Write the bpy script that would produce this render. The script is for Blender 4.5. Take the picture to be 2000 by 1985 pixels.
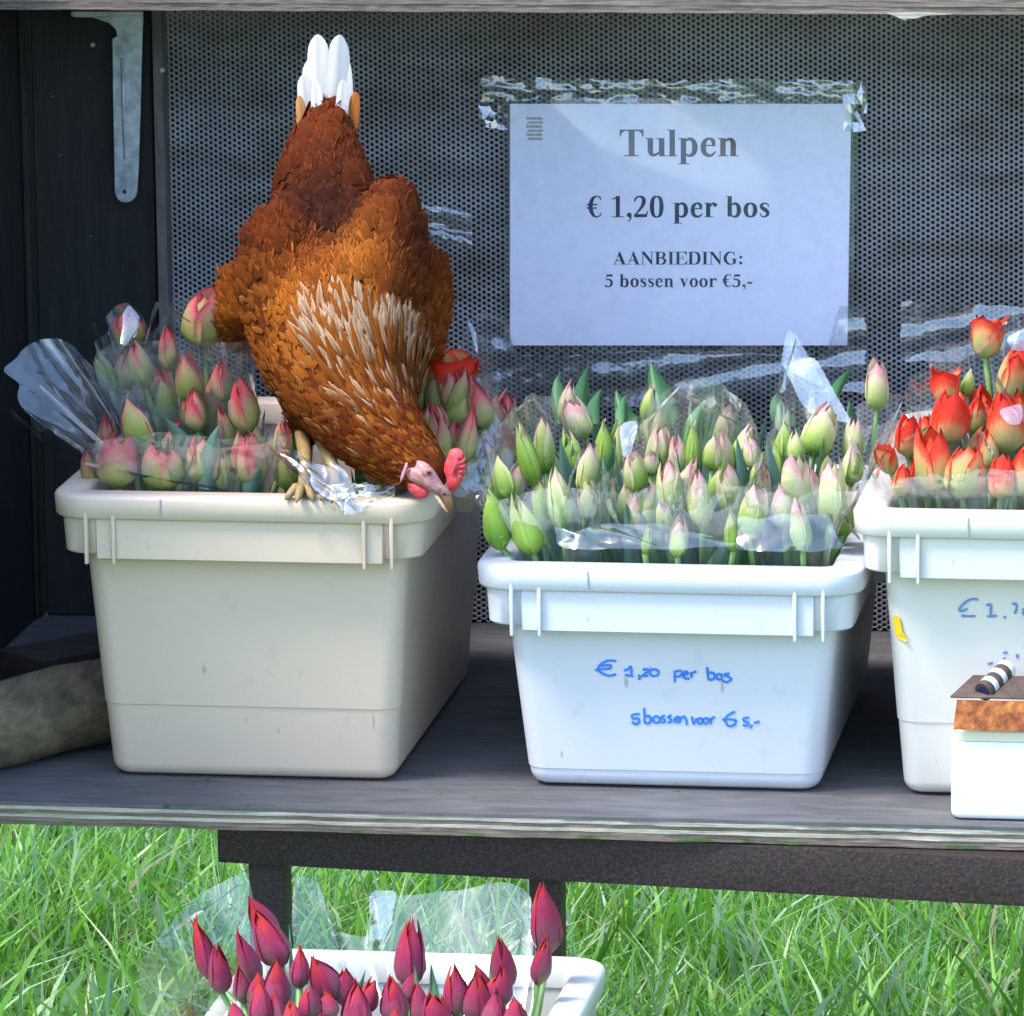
import bpy, bmesh, math, random
import numpy as np
from mathutils import Vector, Matrix, Quaternion

random.seed(7)
rng = np.random.default_rng(11)
scene = bpy.context.scene
C = scene.collection
for o in list(bpy.data.objects):
    bpy.data.objects.remove(o)

# ------------------------------------------------------------------ camera
U = 0.42e-3                     # metres per photo pixel at the tub fronts
FPX = 12000.0                   # focal length in photo pixels
PITCH, YAW = math.radians(11.3), math.radians(9.0)
AIM = Vector((0.0, 0.147, 0.70))
FWD = Vector((-math.sin(YAW) * math.cos(PITCH), math.cos(YAW) * math.cos(PITCH), -math.sin(PITCH)))
RIGHT = Vector((math.cos(YAW), math.sin(YAW), 0))
UP = RIGHT.cross(FWD)
ROLL = math.radians(0.75)
RIGHT, UP = RIGHT * math.cos(ROLL) - UP * math.sin(ROLL), UP * math.cos(ROLL) + RIGHT * math.sin(ROLL)
CAM = AIM - FWD * (FPX * U)
cam_data = bpy.data.cameras.new('camera')
cam_data.sensor_fit = 'HORIZONTAL'
cam_data.sensor_width = 36.0
cam_data.lens = 36.0 * FPX / 2000.0
cam_data.clip_start = 0.1
cam_data.clip_end = 3000.0
cam = bpy.data.objects.new('camera', cam_data)
C.objects.link(cam)
cam.location = CAM
cam.rotation_euler = Matrix((RIGHT, UP, -FWD)).transposed().to_euler()
scene.camera = cam
scene.render.resolution_x = 1024
scene.render.resolution_y = 1016

# ------------------------------------------------------------------ sky, sun, exposure
SUN_EL, SUN_AZ = math.radians(58), math.radians(60)      # azimuth measured from the viewer's side towards the left
sun_from = Vector((-math.sin(SUN_AZ) * math.cos(SUN_EL), -math.cos(SUN_AZ) * math.cos(SUN_EL), math.sin(SUN_EL)))
world = bpy.data.worlds.new('World')
scene.world = world
world.use_nodes = True
wn = world.node_tree
for n in list(wn.nodes):
    wn.nodes.remove(n)
sky = wn.nodes.new('ShaderNodeTexSky')
sky.sky_type = 'NISHITA'
sky.sun_disc = False
sky.sun_elevation = SUN_EL
sky.sun_rotation = math.atan2(sun_from.x, sun_from.y)
sky.air_density = 1.0
sky.ozone_density = 3.0
sky.dust_density = 1.0
bg = wn.nodes.new('ShaderNodeBackground')
bg.inputs['Strength'].default_value = 0.15
wo = wn.nodes.new('ShaderNodeOutputWorld')
wn.links.new(sky.outputs[0], bg.inputs[0])
wn.links.new(bg.outputs[0], wo.inputs[0])
sl = bpy.data.lights.new('sun', 'SUN')
sl.energy = 1.25
sl.angle = math.radians(14.0)
sl.color = (1.0, 0.95, 0.88)
sun = bpy.data.objects.new('sun', sl)
C.objects.link(sun)
sun.location = (-3, -3, 4)
sun.rotation_euler = (-sun_from).to_track_quat('-Z', 'Y').to_euler()
scene.view_settings.view_transform = 'Standard'
scene.view_settings.look = 'None'
scene.view_settings.gamma = 1.0
scene.view_settings.use_curve_mapping = False
scene.view_settings.exposure = 2.15
scene.cycles.transparent_max_bounces = 20
scene.cycles.max_bounces = 5
scene.cycles.caustics_reflective = False
scene.cycles.caustics_refractive = False
scene.cycles.sample_clamp_indirect = 4.0

# ------------------------------------------------------------------ helpers
DS = 2000.0 / 1932.0


def ray(px, py):
    return FWD + RIGHT * ((px - 1000.0) / FPX) - UP * ((py - 992.5) / FPX)


def P(px, py, Y):
    """photo pixel -> world point at depth Y"""
    d = ray(px, py)
    return CAM + d * ((Y - CAM.y) / d.y)


def PD(x, y, Y):
    return P(x * DS, y * DS, Y)


def PZ(px, py, Z):
    d = ray(px, py)
    return CAM + d * ((Z - CAM.z) / d.z)


def PP(px, py, pt, nrm):
    d = ray(px, py)
    return CAM + d * ((pt - CAM).dot(nrm) / d.dot(nrm))


class MB:
    def __init__(self):
        self.v, self.f, self.uv, self.col, self.smooth = [], [], None, None, False

    def add(self, verts, faces):
        b = len(self.v)
        self.v += [Vector(p) for p in verts]
        self.f += [tuple(i + b for i in fc) for fc in faces]
        return self

    def box(self, a, b):
        x0, y0, z0 = a
        x1, y1, z1 = b
        vs = [(x0, y0, z0), (x1, y0, z0), (x1, y1, z0), (x0, y1, z0), (x0, y0, z1), (x1, y0, z1), (x1, y1, z1), (x0, y1, z1)]
        return self.add(vs, [(0, 3, 2, 1), (4, 5, 6, 7), (0, 1, 5, 4), (1, 2, 6, 5), (2, 3, 7, 6), (3, 0, 4, 7)])

    def loft(self, rings, closed=True, cap0=False, cap1=False):
        n = len(rings[0])
        vs = [p for r in rings for p in r]
        fs = []
        for i in range(len(rings) - 1):
            for j in range(n if closed else n - 1):
                k = (j + 1) % n
                fs.append((i * n + j, i * n + k, (i + 1) * n + k, (i + 1) * n + j))
        if cap0:
            fs.append(tuple(reversed(range(n))))
        if cap1:
            fs.append(tuple((len(rings) - 1) * n + j for j in range(n)))
        return self.add(vs, fs)

    def tube(self, pts, rad, seg=6, caps=True):
        pts = [Vector(p) for p in pts]
        if not hasattr(rad, '__len__'):
            rad = [rad] * len(pts)
        rings = []
        ref = Vector((0.31, 0.17, 0.93))
        for i, p in enumerate(pts):
            t = (pts[min(i + 1, len(pts) - 1)] - pts[max(i - 1, 0)]).normalized()
            a = t.cross(ref)
            if a.length < 1e-4:
                a = t.cross(Vector((1, 0, 0)))
            a.normalize()
            b = t.cross(a)
            rings.append([p + (a * math.cos(2 * math.pi * k / seg) + b * math.sin(2 * math.pi * k / seg)) * rad[i] for k in range(seg)])
        return self.loft(rings, True, caps, caps)


ORIGIN = {}


def finish(o, parent=None):
    C.objects.link(o)
    if parent is not None:
        o.parent = parent
    return o


def obj(name, mb, mat, parent=None, smooth=False, kind=None, origin=None):
    """one mesh object; geometry given in world coordinates"""
    org = Vector(origin) if origin is not None else (ORIGIN.get(parent.name, Vector((0, 0, 0))) if parent else Vector((0, 0, 0)))
    me = bpy.data.meshes.new(name)
    me.from_pydata([p - org for p in mb.v], [], mb.f)
    if mb.uv is not None:
        l = me.uv_layers.new(name='UVMap')
        idx = np.zeros(len(me.loops), dtype=np.int32)
        me.loops.foreach_get('vertex_index', idx)
        l.data.foreach_set('uv', np.asarray(mb.uv, dtype=np.float32)[idx].ravel())
    if mb.col is not None:
        ca = me.color_attributes.new('Col', 'FLOAT_COLOR', 'POINT')
        ca.data.foreach_set('color', np.asarray(mb.col, dtype=np.float32).ravel())
    if smooth:
        me.shade_smooth()
    if mat is not None:
        me.materials.append(mat)
    me.update()
    o = bpy.data.objects.new(name, me)
    finish(o, parent)
    porg = ORIGIN.get(parent.name, Vector((0, 0, 0))) if parent else Vector((0, 0, 0))
    o.location = org - porg
    ORIGIN[o.name] = org
    if kind:
        o['kind'] = kind
    return o


def smooth_by_angle(o, deg=35):
    me = o.data
    me.shade_smooth()
    bm = bmesh.new()
    bm.from_mesh(me)
    lim = math.radians(deg)
    for e in bm.edges:
        if len(e.link_faces) == 2 and e.calc_face_angle(0) > lim:
            e.smooth = False
    bm.to_mesh(me)
    bm.free()
    return o


def bevel(o, w=0.002, seg=2):
    bm = bmesh.new()
    bm.from_mesh(o.data)
    bmesh.ops.bevel(bm, geom=list(bm.edges), offset=w, segments=seg, affect='EDGES', profile=0.7)
    bm.to_mesh(o.data)
    bm.free()
    return smooth_by_angle(o, 40)


def thing(name, label, cat, loc, group=None):
    o = bpy.data.objects.new(name, None)
    o.empty_display_size = 0.05
    C.objects.link(o)
    o.location = loc
    ORIGIN[o.name] = Vector(loc)
    return tag(o, label, cat, group)


def tag(o, label, cat, group=None):
    o['label'] = label
    o['category'] = cat
    if group:
        o['group'] = group
    return o


# ------------------------------------------------------------------ materials
class NT:
    def __init__(self, name):
        self.m = bpy.data.materials.new(name)
        self.m.use_nodes = True
        self.t = self.m.node_tree
        for n in list(self.t.nodes):
            self.t.nodes.remove(n)
        self.out = self.t.nodes.new('ShaderNodeOutputMaterial')

    def n(self, kind, **kw):
        nd = self.t.nodes.new('ShaderNode' + kind)
        for k, v in kw.items():
            if k.startswith('_'):
                setattr(nd, k[1:], v)
            else:
                nd.inputs[k.replace('__', ' ')].default_value = v
        return nd

    def l(self, a, b):
        self.t.links.new(a, b)

    def coords(self, kind='Object', scale=(1, 1, 1)):
        tc = self.n('TexCoord')
        mp = self.n('Mapping')
        mp.inputs['Scale'].default_value = scale
        self.l(tc.outputs[kind], mp.inputs['Vector'])
        return mp.outputs[0]

    def noise(self, vec, scale, detail=4, rough=0.55, dist=0.0):
        nd = self.n('TexNoise', Scale=scale, Detail=detail, Roughness=rough, Distortion=dist)
        if vec is not None:
            self.l(vec, nd.inputs['Vector'])
        return nd.outputs['Fac']

    def ramp(self, fac, stops, interp='LINEAR'):
        r = self.n('ValToRGB')
        r.color_ramp.interpolation = interp
        el = r.color_ramp.elements
        while len(el) > 1:
            el.remove(el[0])
        el[0].position = stops[0][0]
        el[0].color = (*stops[0][1], 1) if hasattr(stops[0][1], '__len__') else (stops[0][1],) * 3 + (1,)
        for p, c in stops[1:]:
            e = el.new(p)
            e.color = (*c, 1) if hasattr(c, '__len__') else (c, c, c, 1)
        self.l(fac, r.inputs[0])
        return r.outputs[0]

    def mix(self, fac, a, b, mode='MIX'):
        m = self.n('Mix', _data_type='RGBA', _blend_type=mode)
        for sock, v in ((m.inputs[0], fac), (m.inputs[6], a), (m.inputs[7], b)):
            if isinstance(v, (int, float)):
                sock.default_value = v
            elif isinstance(v, tuple):
                sock.default_value = (*v, 1)
            else:
                self.l(v, sock)
        return m.outputs[2]

    def math(self, op, a, b=0.0, clamp=False):
        m = self.n('Math', _operation=op, _use_clamp=clamp)
        for sock, v in ((m.inputs[0], a), (m.inputs[1], b)):
            if isinstance(v, (int, float)):
                sock.default_value = v
            else:
                self.l(v, sock)
        return m.outputs[0]

    def principled(self, color, rough=0.5, metallic=0.0, bump=None, bump_str=0.3, bump_dist=0.002, spec=0.5):
        b = self.n('BsdfPrincipled')
        if isinstance(color, tuple):
            b.inputs['Base Color'].default_value = (*color, 1)
        else:
            self.l(color, b.inputs['Base Color'])
        if isinstance(rough, (int, float)):
            b.inputs['Roughness'].default_value = rough
        else:
            self.l(rough, b.inputs['Roughness'])
        b.inputs['Metallic'].default_value = metallic
        b.inputs['Specular IOR Level'].default_value = spec
        if bump is not None:
            bp = self.n('Bump', Strength=bump_str, Distance=bump_dist)
            self.l(bump, bp.inputs['Height'])
            self.l(bp.outputs[0], b.inputs['Normal'])
        return b

    def done(self, shader):
        self.l(shader.outputs[0], self.out.inputs['Surface'])
        return self.m

    def mixsh(self, fac, a, b):
        m = self.n('MixShader')
        if isinstance(fac, (int, float)):
            m.inputs[0].default_value = fac
        else:
            self.l(fac, m.inputs[0])
        self.l(a.outputs[0], m.inputs[1])
        self.l(b.outputs[0], m.inputs[2])
        return m


def wood(name, dark, light, stretch=(2, 14, 14), scale=9.0, rough=0.75, bump=0.4, spots=None, low=0.32, high=0.72):
    t = NT(name)
    v = t.coords('Object', stretch)
    n1 = t.noise(v, scale, 7, 0.65, 0.4)
    v2 = t.coords('Object', (1, 1, 1))
    n2 = t.noise(v2, 14, 4, 0.6)
    f = t.math('ADD', t.math('MULTIPLY', n1, 0.7), t.math('MULTIPLY', n2, 0.3))
    col = t.ramp(f, [(low, dark), (high, light)])
    if spots:
        n3 = t.noise(v2, spots[1], 2, 0.5)
        col = t.mix(t.ramp(n3, [(spots[2], 0.0), (spots[2] + 0.03, 1.0)]), col, spots[0])
    return t.done(t.principled(col, rough, bump=n1, bump_str=bump))


def plastic(name, base, dirt=(0.30, 0.27, 0.22), amount=0.5, rough=0.42):
    t = NT(name)
    v = t.coords('Object')
    a = t.noise(v, 6, 4, 0.6)
    b = t.noise(v, 38, 3, 0.65)
    c = t.noise(t.coords('Object', (1, 1, 0.4)), 70, 2, 0.5)
    m1 = t.ramp(a, [(0.42, 0.0), (0.8, 0.35 * amount)])
    m2 = t.ramp(b, [(0.58, 0.0), (0.72, 0.42 * amount)])
    m3 = t.ramp(c, [(0.72, 0.0), (0.76, 0.75 * amount)])
    col = t.mix(m1, base, tuple(x * 0.8 + y * 0.2 for x, y in zip(base, dirt)))
    col = t.mix(m2, col, tuple(x * 0.6 + y * 0.4 for x, y in zip(base, dirt)))
    col = t.mix(m3, col, dirt)
    fine = t.noise(v, 400, 2, 0.5)
    rg = t.math('ADD', t.math('MULTIPLY', b, 0.25), rough - 0.1)
    bs = t.principled(col, rg, bump=fine, bump_str=0.12, bump_dist=0.0006)
    bs.inputs['Subsurface Weight'].default_value = 0.08
    bs.inputs['Subsurface Radius'].default_value = (0.004, 0.0035, 0.003)
    bs.inputs['Subsurface Scale'].default_value = 1.0
    return t.done(bs)


def film(name, gloss=1.0, haze=0.10, rough=0.07, tint=(0.97, 0.98, 0.98), crinkle=0.22):
    t = NT(name)
    tr = t.n('BsdfTransparent')
    tr.inputs[0].default_value = (*tint, 1)
    v = t.coords('Object')
    st = t.noise(v, 60, 3, 0.6, 0.3)
    bp = t.n('Bump', Strength=crinkle, Distance=0.006)
    t.l(t.noise(t.coords('Object', (1, 1, 0.35)), 26, 2, 0.45, 1.2), bp.inputs['Height'])
    gl = t.n('BsdfGlossy', Roughness=rough)
    gl.inputs['Color'].default_value = (1, 1, 1, 1)
    t.l(bp.outputs[0], gl.inputs['Normal'])
    df = t.n('BsdfDiffuse')
    df.inputs[0].default_value = (0.8, 0.84, 0.86, 1)
    tl = t.n('BsdfTranslucent')
    tl.inputs[0].default_value = (0.8, 0.84, 0.86, 1)
    hz = t.mixsh(0.5, df, tl)
    fr = t.n('LayerWeight', Blend=0.5)
    t.l(bp.outputs[0], fr.inputs['Normal'])
    fac = t.math('ADD', t.math('MULTIPLY', t.math('POWER', fr.outputs['Facing'], 3.5), 0.75 * gloss), 0.13 * gloss, True)
    s = t.mixsh(t.ramp(st, [(0.45, haze * 0.5), (0.75, haze * 2.2)]), tr, hz)
    return t.done(t.mixsh(fac, s, gl))


def petal_mat(name, stops, edge=0.25, trans=0.25):
    t = NT(name)
    uv = t.n('UVMap')
    sp = t.n('SeparateXYZ')
    t.l(uv.outputs[0], sp.inputs[0])
    u = t.math('ABSOLUTE', t.math('SUBTRACT', t.math('MULTIPLY', sp.outputs[0], 2.0), 1.0))
    u2 = t.math('POWER', u, 2.2)
    oi = t.n('ObjectInfo')
    v = t.coords('UV', (10, 1.6, 1))
    ns = t.noise(v, 4, 4, 0.6)
    f = t.math('ADD', sp.outputs[1], t.math('MULTIPLY', u2, edge))
    f = t.math('ADD', f, t.math('MULTIPLY', t.math('SUBTRACT', ns, 0.5), 0.42))
    f = t.math('ADD', f, t.math('MULTIPLY', t.math('SUBTRACT', oi.outputs['Random'], 0.5), 0.45))
    col = t.ramp(f, stops)
    bs = t.principled(col, 0.45, bump=ns, bump_str=0.7, bump_dist=0.0016, spec=0.3)
    tl = t.n('BsdfTranslucent')
    t.l(col, tl.inputs[0])
    return t.done(t.mixsh(trans, bs, tl))


def leaf_mat(name, a, b, trans=0.2):
    t = NT(name)
    oi = t.n('ObjectInfo')
    v = t.coords('UV', (14, 1, 1))
    ns = t.noise(v, 3, 3, 0.6)
    f = t.math('ADD', t.math('MULTIPLY', ns, 0.6), t.math('MULTIPLY', oi.outputs['Random'], 0.4))
    col = t.ramp(f, [(0.25, a), (0.75, b)])
    bs = t.principled(col, 0.42, bump=ns, bump_str=0.2, bump_dist=0.001)
    tl = t.n('BsdfTranslucent')
    t.l(col, tl.inputs[0])
    return t.done(t.mixsh(trans, bs, tl))


def attr_mat(name, rough=0.6, trans=0.0, spec=0.3, noise_amt=0.25, noise_scale=300):
    t = NT(name)
    at = t.n('Attribute')
    at.attribute_name = 'Col'
    v = t.coords('Object')
    ns = t.noise(v, noise_scale, 2, 0.5)
    col = t.mix(noise_amt, at.outputs['Color'], t.ramp(ns, [(0.3, 0.35), (0.7, 1.0)]), 'MULTIPLY')
    bs = t.principled(col, rough, spec=spec)
    if trans:
        tl = t.n('BsdfTranslucent')
        t.l(col, tl.inputs[0])
        return t.done(t.mixsh(trans, bs, tl))
    return t.done(bs)


def plain(name, col, rough=0.5, metallic=0.0, spec=0.5, var=0.25, scale=60, bump=0.15):
    t = NT(name)
    ns = t.noise(t.coords('Object'), scale, 4, 0.6)
    c = t.ramp(ns, [(0.3, tuple(x * (1 - var) for x in col)), (0.7, col)])
    return t.done(t.principled(c, rough, metallic, bump=ns, bump_str=bump, spec=spec))


M = {}
M['ground'] = (lambda t: t.done(t.principled(t.mix(t.ramp(t.noise(t.coords('Object'), 3, 6, 0.6), [(0.35, 0.0), (0.65, 1.0)]), (0.07, 0.16, 0.025), (0.11, 0.24, 0.045)), 0.9,
                                             bump=t.noise(t.coords('Object'), 60, 5, 0.7), bump_str=0.8, bump_dist=0.02)))(NT('soil_under_grass'))
M['grass'] = attr_mat('grass_blades', 0.36, 0.45, 0.5, 0.15)
M['shelf_top'] = wood('weathered_grey_plywood', (0.05, 0.048, 0.049), (0.145, 0.141, 0.143), (2, 10, 10), 7, 0.7, 0.35, ((0.04, 0.035, 0.03), 60, 0.70))
M['ply_pale'] = wood('pale_ply_edge', (0.22, 0.20, 0.15), (0.62, 0.57, 0.46), (3, 20, 60), 9, 0.8, 0.8)
M['ply_brown'] = wood('brown_ply_edge', (0.10, 0.07, 0.05), (0.30, 0.23, 0.17), (3, 20, 60), 9, 0.8, 0.8)
M['ply_up'] = wood('grey_brown_ply_edge', (0.10, 0.075, 0.06), (0.32, 0.26, 0.21), (3, 20, 60), 9, 0.8, 0.8)
M['ply_moss'] = wood('mossy_ply_edge', (0.08, 0.06, 0.045), (0.26, 0.20, 0.15), (3, 20, 60), 9, 0.9, 0.9, ((0.07, 0.13, 0.03), 34, 0.57))
M['black_wood'] = wood('black_stained_wood', (0.005, 0.0045, 0.0045), (0.026, 0.023, 0.022), (12, 12, 1.6), 8, 0.75, 0.5, ((0.10, 0.09, 0.08), 130, 0.745))
M['wall_black'] = wood('black_side_wall', (0.0035, 0.003, 0.003), (0.020, 0.017, 0.015), (12, 12, 1.6), 8, 0.85, 0.5, ((0.05, 0.045, 0.04), 90, 0.74))
M['strip'] = wood('grey_brown_batten', (0.07, 0.06, 0.055), (0.20, 0.18, 0.165), (14, 14, 2), 9, 0.75, 0.3)
M['back_plank'] = wood('brown_plank', (0.008, 0.006, 0.005), (0.05, 0.036, 0.026), (2, 12, 12), 8, 0.8, 0.4)
M['beam'] = (lambda t: t.done(t.principled(t.mix(t.ramp(t.noise(t.coords('Object'), 420, 3, 0.7), [(0.42, 0.0), (0.75, 1.0)]), (0.024, 0.017, 0.015), (0.075, 0.052, 0.047)), 0.55,
                                           bump=t.noise(t.coords('Object'), 220, 3, 0.6), bump_str=0.4, spec=0.2)))(NT('speckled_dark_beam'))
M['timber'] = wood('mossy_round_timber', (0.035, 0.027, 0.016), (0.24, 0.19, 0.10), (14, 2.4, 14), 5, 0.85, 0.6, ((0.02, 0.02, 0.018), 26, 0.66))
M['galv'] = (lambda t: t.done(t.principled(t.ramp(t.noise(t.coords('Object'), 55, 5, 0.65), [(0.3, (0.26, 0.28, 0.31)), (0.55, (0.52, 0.56, 0.61)), (0.7, (0.62, 0.66, 0.71))]), 0.45, 0.3,
                                           bump=t.noise(t.coords('Object'), 300, 2, 0.5), bump_str=0.15)))(NT('galvanised_steel'))


def perf_mat():
    t = NT('perforated_sheet_metal')
    v = t.coords('Object', (1, 1, 3.2))
    a = t.noise(v, 5.5, 5, 0.6, 0.5)
    b = t.noise(t.coords('Object'), 26, 4, 0.65)
    f = t.math('ADD', t.math('MULTIPLY', a, 0.75), t.math('MULTIPLY', b, 0.25))
    col = t.ramp(f, [(0.32, (0.125, 0.10, 0.082)), (0.44, (0.19, 0.182, 0.175)), (0.55, (0.26, 0.268, 0.278)), (0.70, (0.36, 0.375, 0.395))])
    return t.done(t.principled(col, 0.5, 0.25))


M['perf'] = perf_mat()
M['tub_cream'] = plastic('cream_plastic', (0.61, 0.475, 0.36), amount=0.9)
M['tub_white'] = plastic('white_plastic', (0.60, 0.59, 0.625), amount=1.0)
M['tub_warm'] = plastic('warm_white_plastic', (0.61, 0.57, 0.515), amount=0.7)
M['tub_old'] = plastic('old_cream_plastic', (0.56, 0.54, 0.49), amount=0.7)
M['box_white'] = plastic('white_box_plastic', (0.84, 0.84, 0.84), amount=0.2)
M['cream_paint'] = plastic('cream_painted_band', (0.74, 0.66, 0.50), amount=0.4)
M['marker'] = plain('blue_marker', (0.04, 0.22, 0.72), 0.5)
M['marker_faded'] = plain('faded_blue_marker', (0.10, 0.24, 0.45), 0.5)
M['yellow'] = plain('yellow_sticker', (0.85, 0.58, 0.02), 0.4)
M['seam'] = plain('mould_seam_line', (0.34, 0.34, 0.36), 0.6)
M['film'] = film('clear_cellophane')
M['film_soft'] = film('clear_cellophane_soft', 0.8, 0.03, 0.10, (0.95, 0.97, 0.95))
M['film_stiff'] = film('crumpled_clear_film', 1.5, 0.05, 0.12, crinkle=0.4)
M['film_streak'] = film('bright_streak_film', 2.6, 0.16, 0.14, crinkle=0.15)  # whiter, shinier film for the light streaks put in along the folds
M['film_tape'] = film('clear_tape_film', 0.9, 0.10, 0.16)
M['sleeve'] = film('document_sleeve_film', 0.27, 0.05, 0.09, crinkle=0.05)
M['paper'] = plain('white_paper', (0.85, 0.84, 0.99), 0.7, var=0.03, scale=20, bump=0.03)
M['ink'] = plain('dark_print_ink', (0.012, 0.014, 0.055), 0.5, bump=0.0)
M['holo'] = plain('small_grey_stamp', (0.55, 0.55, 0.50), 0.3, 0.3, var=0.5, scale=400)


def rust():
    t = NT('rusty_iron_plate')
    v = t.coords('Object')
    a = t.noise(v, 130, 5, 0.7)
    b = t.noise(v, 40, 4, 0.6)
    f = t.math('ADD', t.math('MULTIPLY', a, 0.6), t.math('MULTIPLY', b, 0.4))
    col = t.ramp(f, [(0.34, (0.06, 0.025, 0.015)), (0.46, (0.24, 0.062, 0.018)), (0.56, (0.42, 0.125, 0.03)), (0.68, (0.62, 0.26, 0.06))])
    return t.done(t.principled(col, 0.85, bump=a, bump_str=0.7, bump_dist=0.002))


M['rust'] = rust()
M['iron'] = plain('dark_rusty_iron', (0.10, 0.06, 0.045), 0.75, var=0.6, scale=120, bump=0.5)
M['hinge_white'] = plain('worn_white_paint', (0.72, 0.71, 0.68), 0.5, var=0.2, scale=90)

# ------------------------------------------------------------------ key heights and depths
Y_TUB, Y_BACK, Y_UP = 0.147, 0.76, 0.57
SHELF_Z = P(900, 1533, Y_TUB).z
Y_EDGE = PZ(1000, 1591, SHELF_Z).y
TUB_H = 0.2460
LOW_RIM_Z = PD(760, 1796, -0.045).z
GROUND_Z = LOW_RIM_Z - TUB_H
print('edge', Y_EDGE, 'shelf z', SHELF_Z, 'ground', GROUND_Z, 'front edge z check', P(1000, 1596, 0).z)

# ------------------------------------------------------------------ ground and grass
LOW_Z = GROUND_Z - 0.40                    # ground dropped out of view behind the stall to keep the grass sunlit


def ground_z(y):
    s_ = np.clip((np.asarray(y, dtype=float) - 0.35) / 1.05, 0, 1)
    return GROUND_Z + (LOW_Z - GROUND_Z) * s_ * s_ * (3 - 2 * s_)


g = MB()
xs = [-900, -60, -8, -2, 0, 2, 8, 60, 900]
ys = [-900, -60, -8, -2, 0, 0.35] + [0.35 + 1.05 * k / 12 for k in range(1, 13)] + [2, 3, 5, 8, 60, 900]
for i in range(len(xs) - 1):
    for j in range(len(ys) - 1):
        za, zb_ = float(ground_z(ys[j])), float(ground_z(ys[j + 1]))
        g.add([(xs[i], ys[j], za), (xs[i + 1], ys[j], za), (xs[i + 1], ys[j + 1], zb_), (xs[i], ys[j + 1], zb_)], [(0, 1, 2, 3)])
bmv = obj('ground', g, M['ground'])
bmv['kind'] = 'structure'


def make_grass():
    def field(n, x0, x1, y0, y1):
        return np.stack([rng.uniform(x0, x1, n), rng.uniform(y0, y1, n)], 1)
    pts = np.concatenate([field(125000, -1.15, 0.95, 1.75, 3.4), field(14000, -1.8, 1.8, -0.9, 1.8), field(12000, -3.2, 3.2, 3.3, 6.0)])
    n = len(pts)
    patch = np.sin(pts[:, 0] * 9.1 + 1.3 * np.sin(pts[:, 1] * 6.3)) * np.sin(pts[:, 1] * 7.7 + 2.0 * np.sin(pts[:, 0] * 4.1)) 
    h = rng.gamma(3.6, 0.017, n) * (1.0 + 0.25 * patch) + 0.012
    h = np.clip(h, 0.02, 0.19)
    w = rng.uniform(0.0013, 0.0034, n) * (0.9 + 2.5 * h)
    az = rng.uniform(0, 2 * math.pi, n)
    lean = rng.uniform(0.1, 1.0, n) ** 1.1 * h
    lx, ly = np.cos(az) * lean, np.sin(az) * lean
    fa = rng.uniform(0, 2 * math.pi, n)
    sx, sy = np.cos(fa), np.sin(fa)
    gz = ground_z(pts[:, 1])
    rows = []
    for s, ww, bend in ((0, 0.8, 0), (0.35, 1.0, 0.12), (0.7, 0.75, 0.5), (1.0, 0.05, 1.0)):
        cx = pts[:, 0] + lx * bend
        cy = pts[:, 1] + ly * bend
        cz = gz + h * s * (1 - 0.18 * bend * (lean / h))
        rows.append(np.stack([cx - sx * w * ww, cy - sy * w * ww, cz], 1))
        rows.append(np.stack([cx + sx * w * ww, cy + sy * w * ww, cz], 1))
    V = np.stack(rows, 1).reshape(-1, 3)
    base = (np.arange(n) * 8)[:, None, None]
    quad = np.array([[0, 1, 3, 2], [2, 3, 5, 4], [4, 5, 7, 6]])[None]
    Fq = (base + quad).reshape(-1, 4)
    me = bpy.data.meshes.new('grass')
    me.vertices.add(len(V))
    me.vertices.foreach_set('co', V.astype(np.float32).ravel())
    me.loops.add(Fq.size)
    me.loops.foreach_set('vertex_index', Fq.astype(np.int32).ravel())
    me.polygons.add(len(Fq))
    me.polygons.foreach_set('loop_start', (np.arange(len(Fq)) * 4).astype(np.int32))
    k = rng.random(n)
    pal = np.array([[0.12, 0.31, 0.025], [0.17, 0.38, 0.035], [0.22, 0.42, 0.07], [0.23, 0.40, 0.18], [0.34, 0.47, 0.24]])
    ci = rng.choice(5, n, p=[0.22, 0.30, 0.22, 0.15, 0.11])
    col = pal[ci] * rng.uniform(0.75, 1.2, (n, 1))
    dry = rng.random(n) < 0.035
    col[dry] = np.array([0.46, 0.38, 0.22]) * rng.uniform(0.7, 1.1, (dry.sum(), 1))
    colv = np.repeat(col, 8, axis=0)
    colv = np.concatenate([colv, np.ones((len(colv), 1))], 1)
    me.update(calc_edges=True)
    ca = me.color_attributes.new('Col', 'FLOAT_COLOR', 'POINT')
    ca.data.foreach_set('color', colv.astype(np.float32).ravel())
    me.materials.append(M['grass'])
    me.validate()
    o = bpy.data.objects.new('grass', me)
    C.objects.link(o)
    o['kind'] = 'stuff'
    tag(o, 'bright green lawn grass seen below the shelf', 'grass')


make_grass()

# ------------------------------------------------------------------ flower stall
XL = PD(82, 700, Y_BACK).x                 # inner corner of the left wall
XR = 0.78
Z_UP = P(1000, 24, Y_UP).z                 # underside of the upper shelf board
stall = thing('flower_stall', 'dark wooden roadside stall with plywood shelf and perforated sheet back', 'stall', (0.15, 0.3, GROUND_Z))


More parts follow.
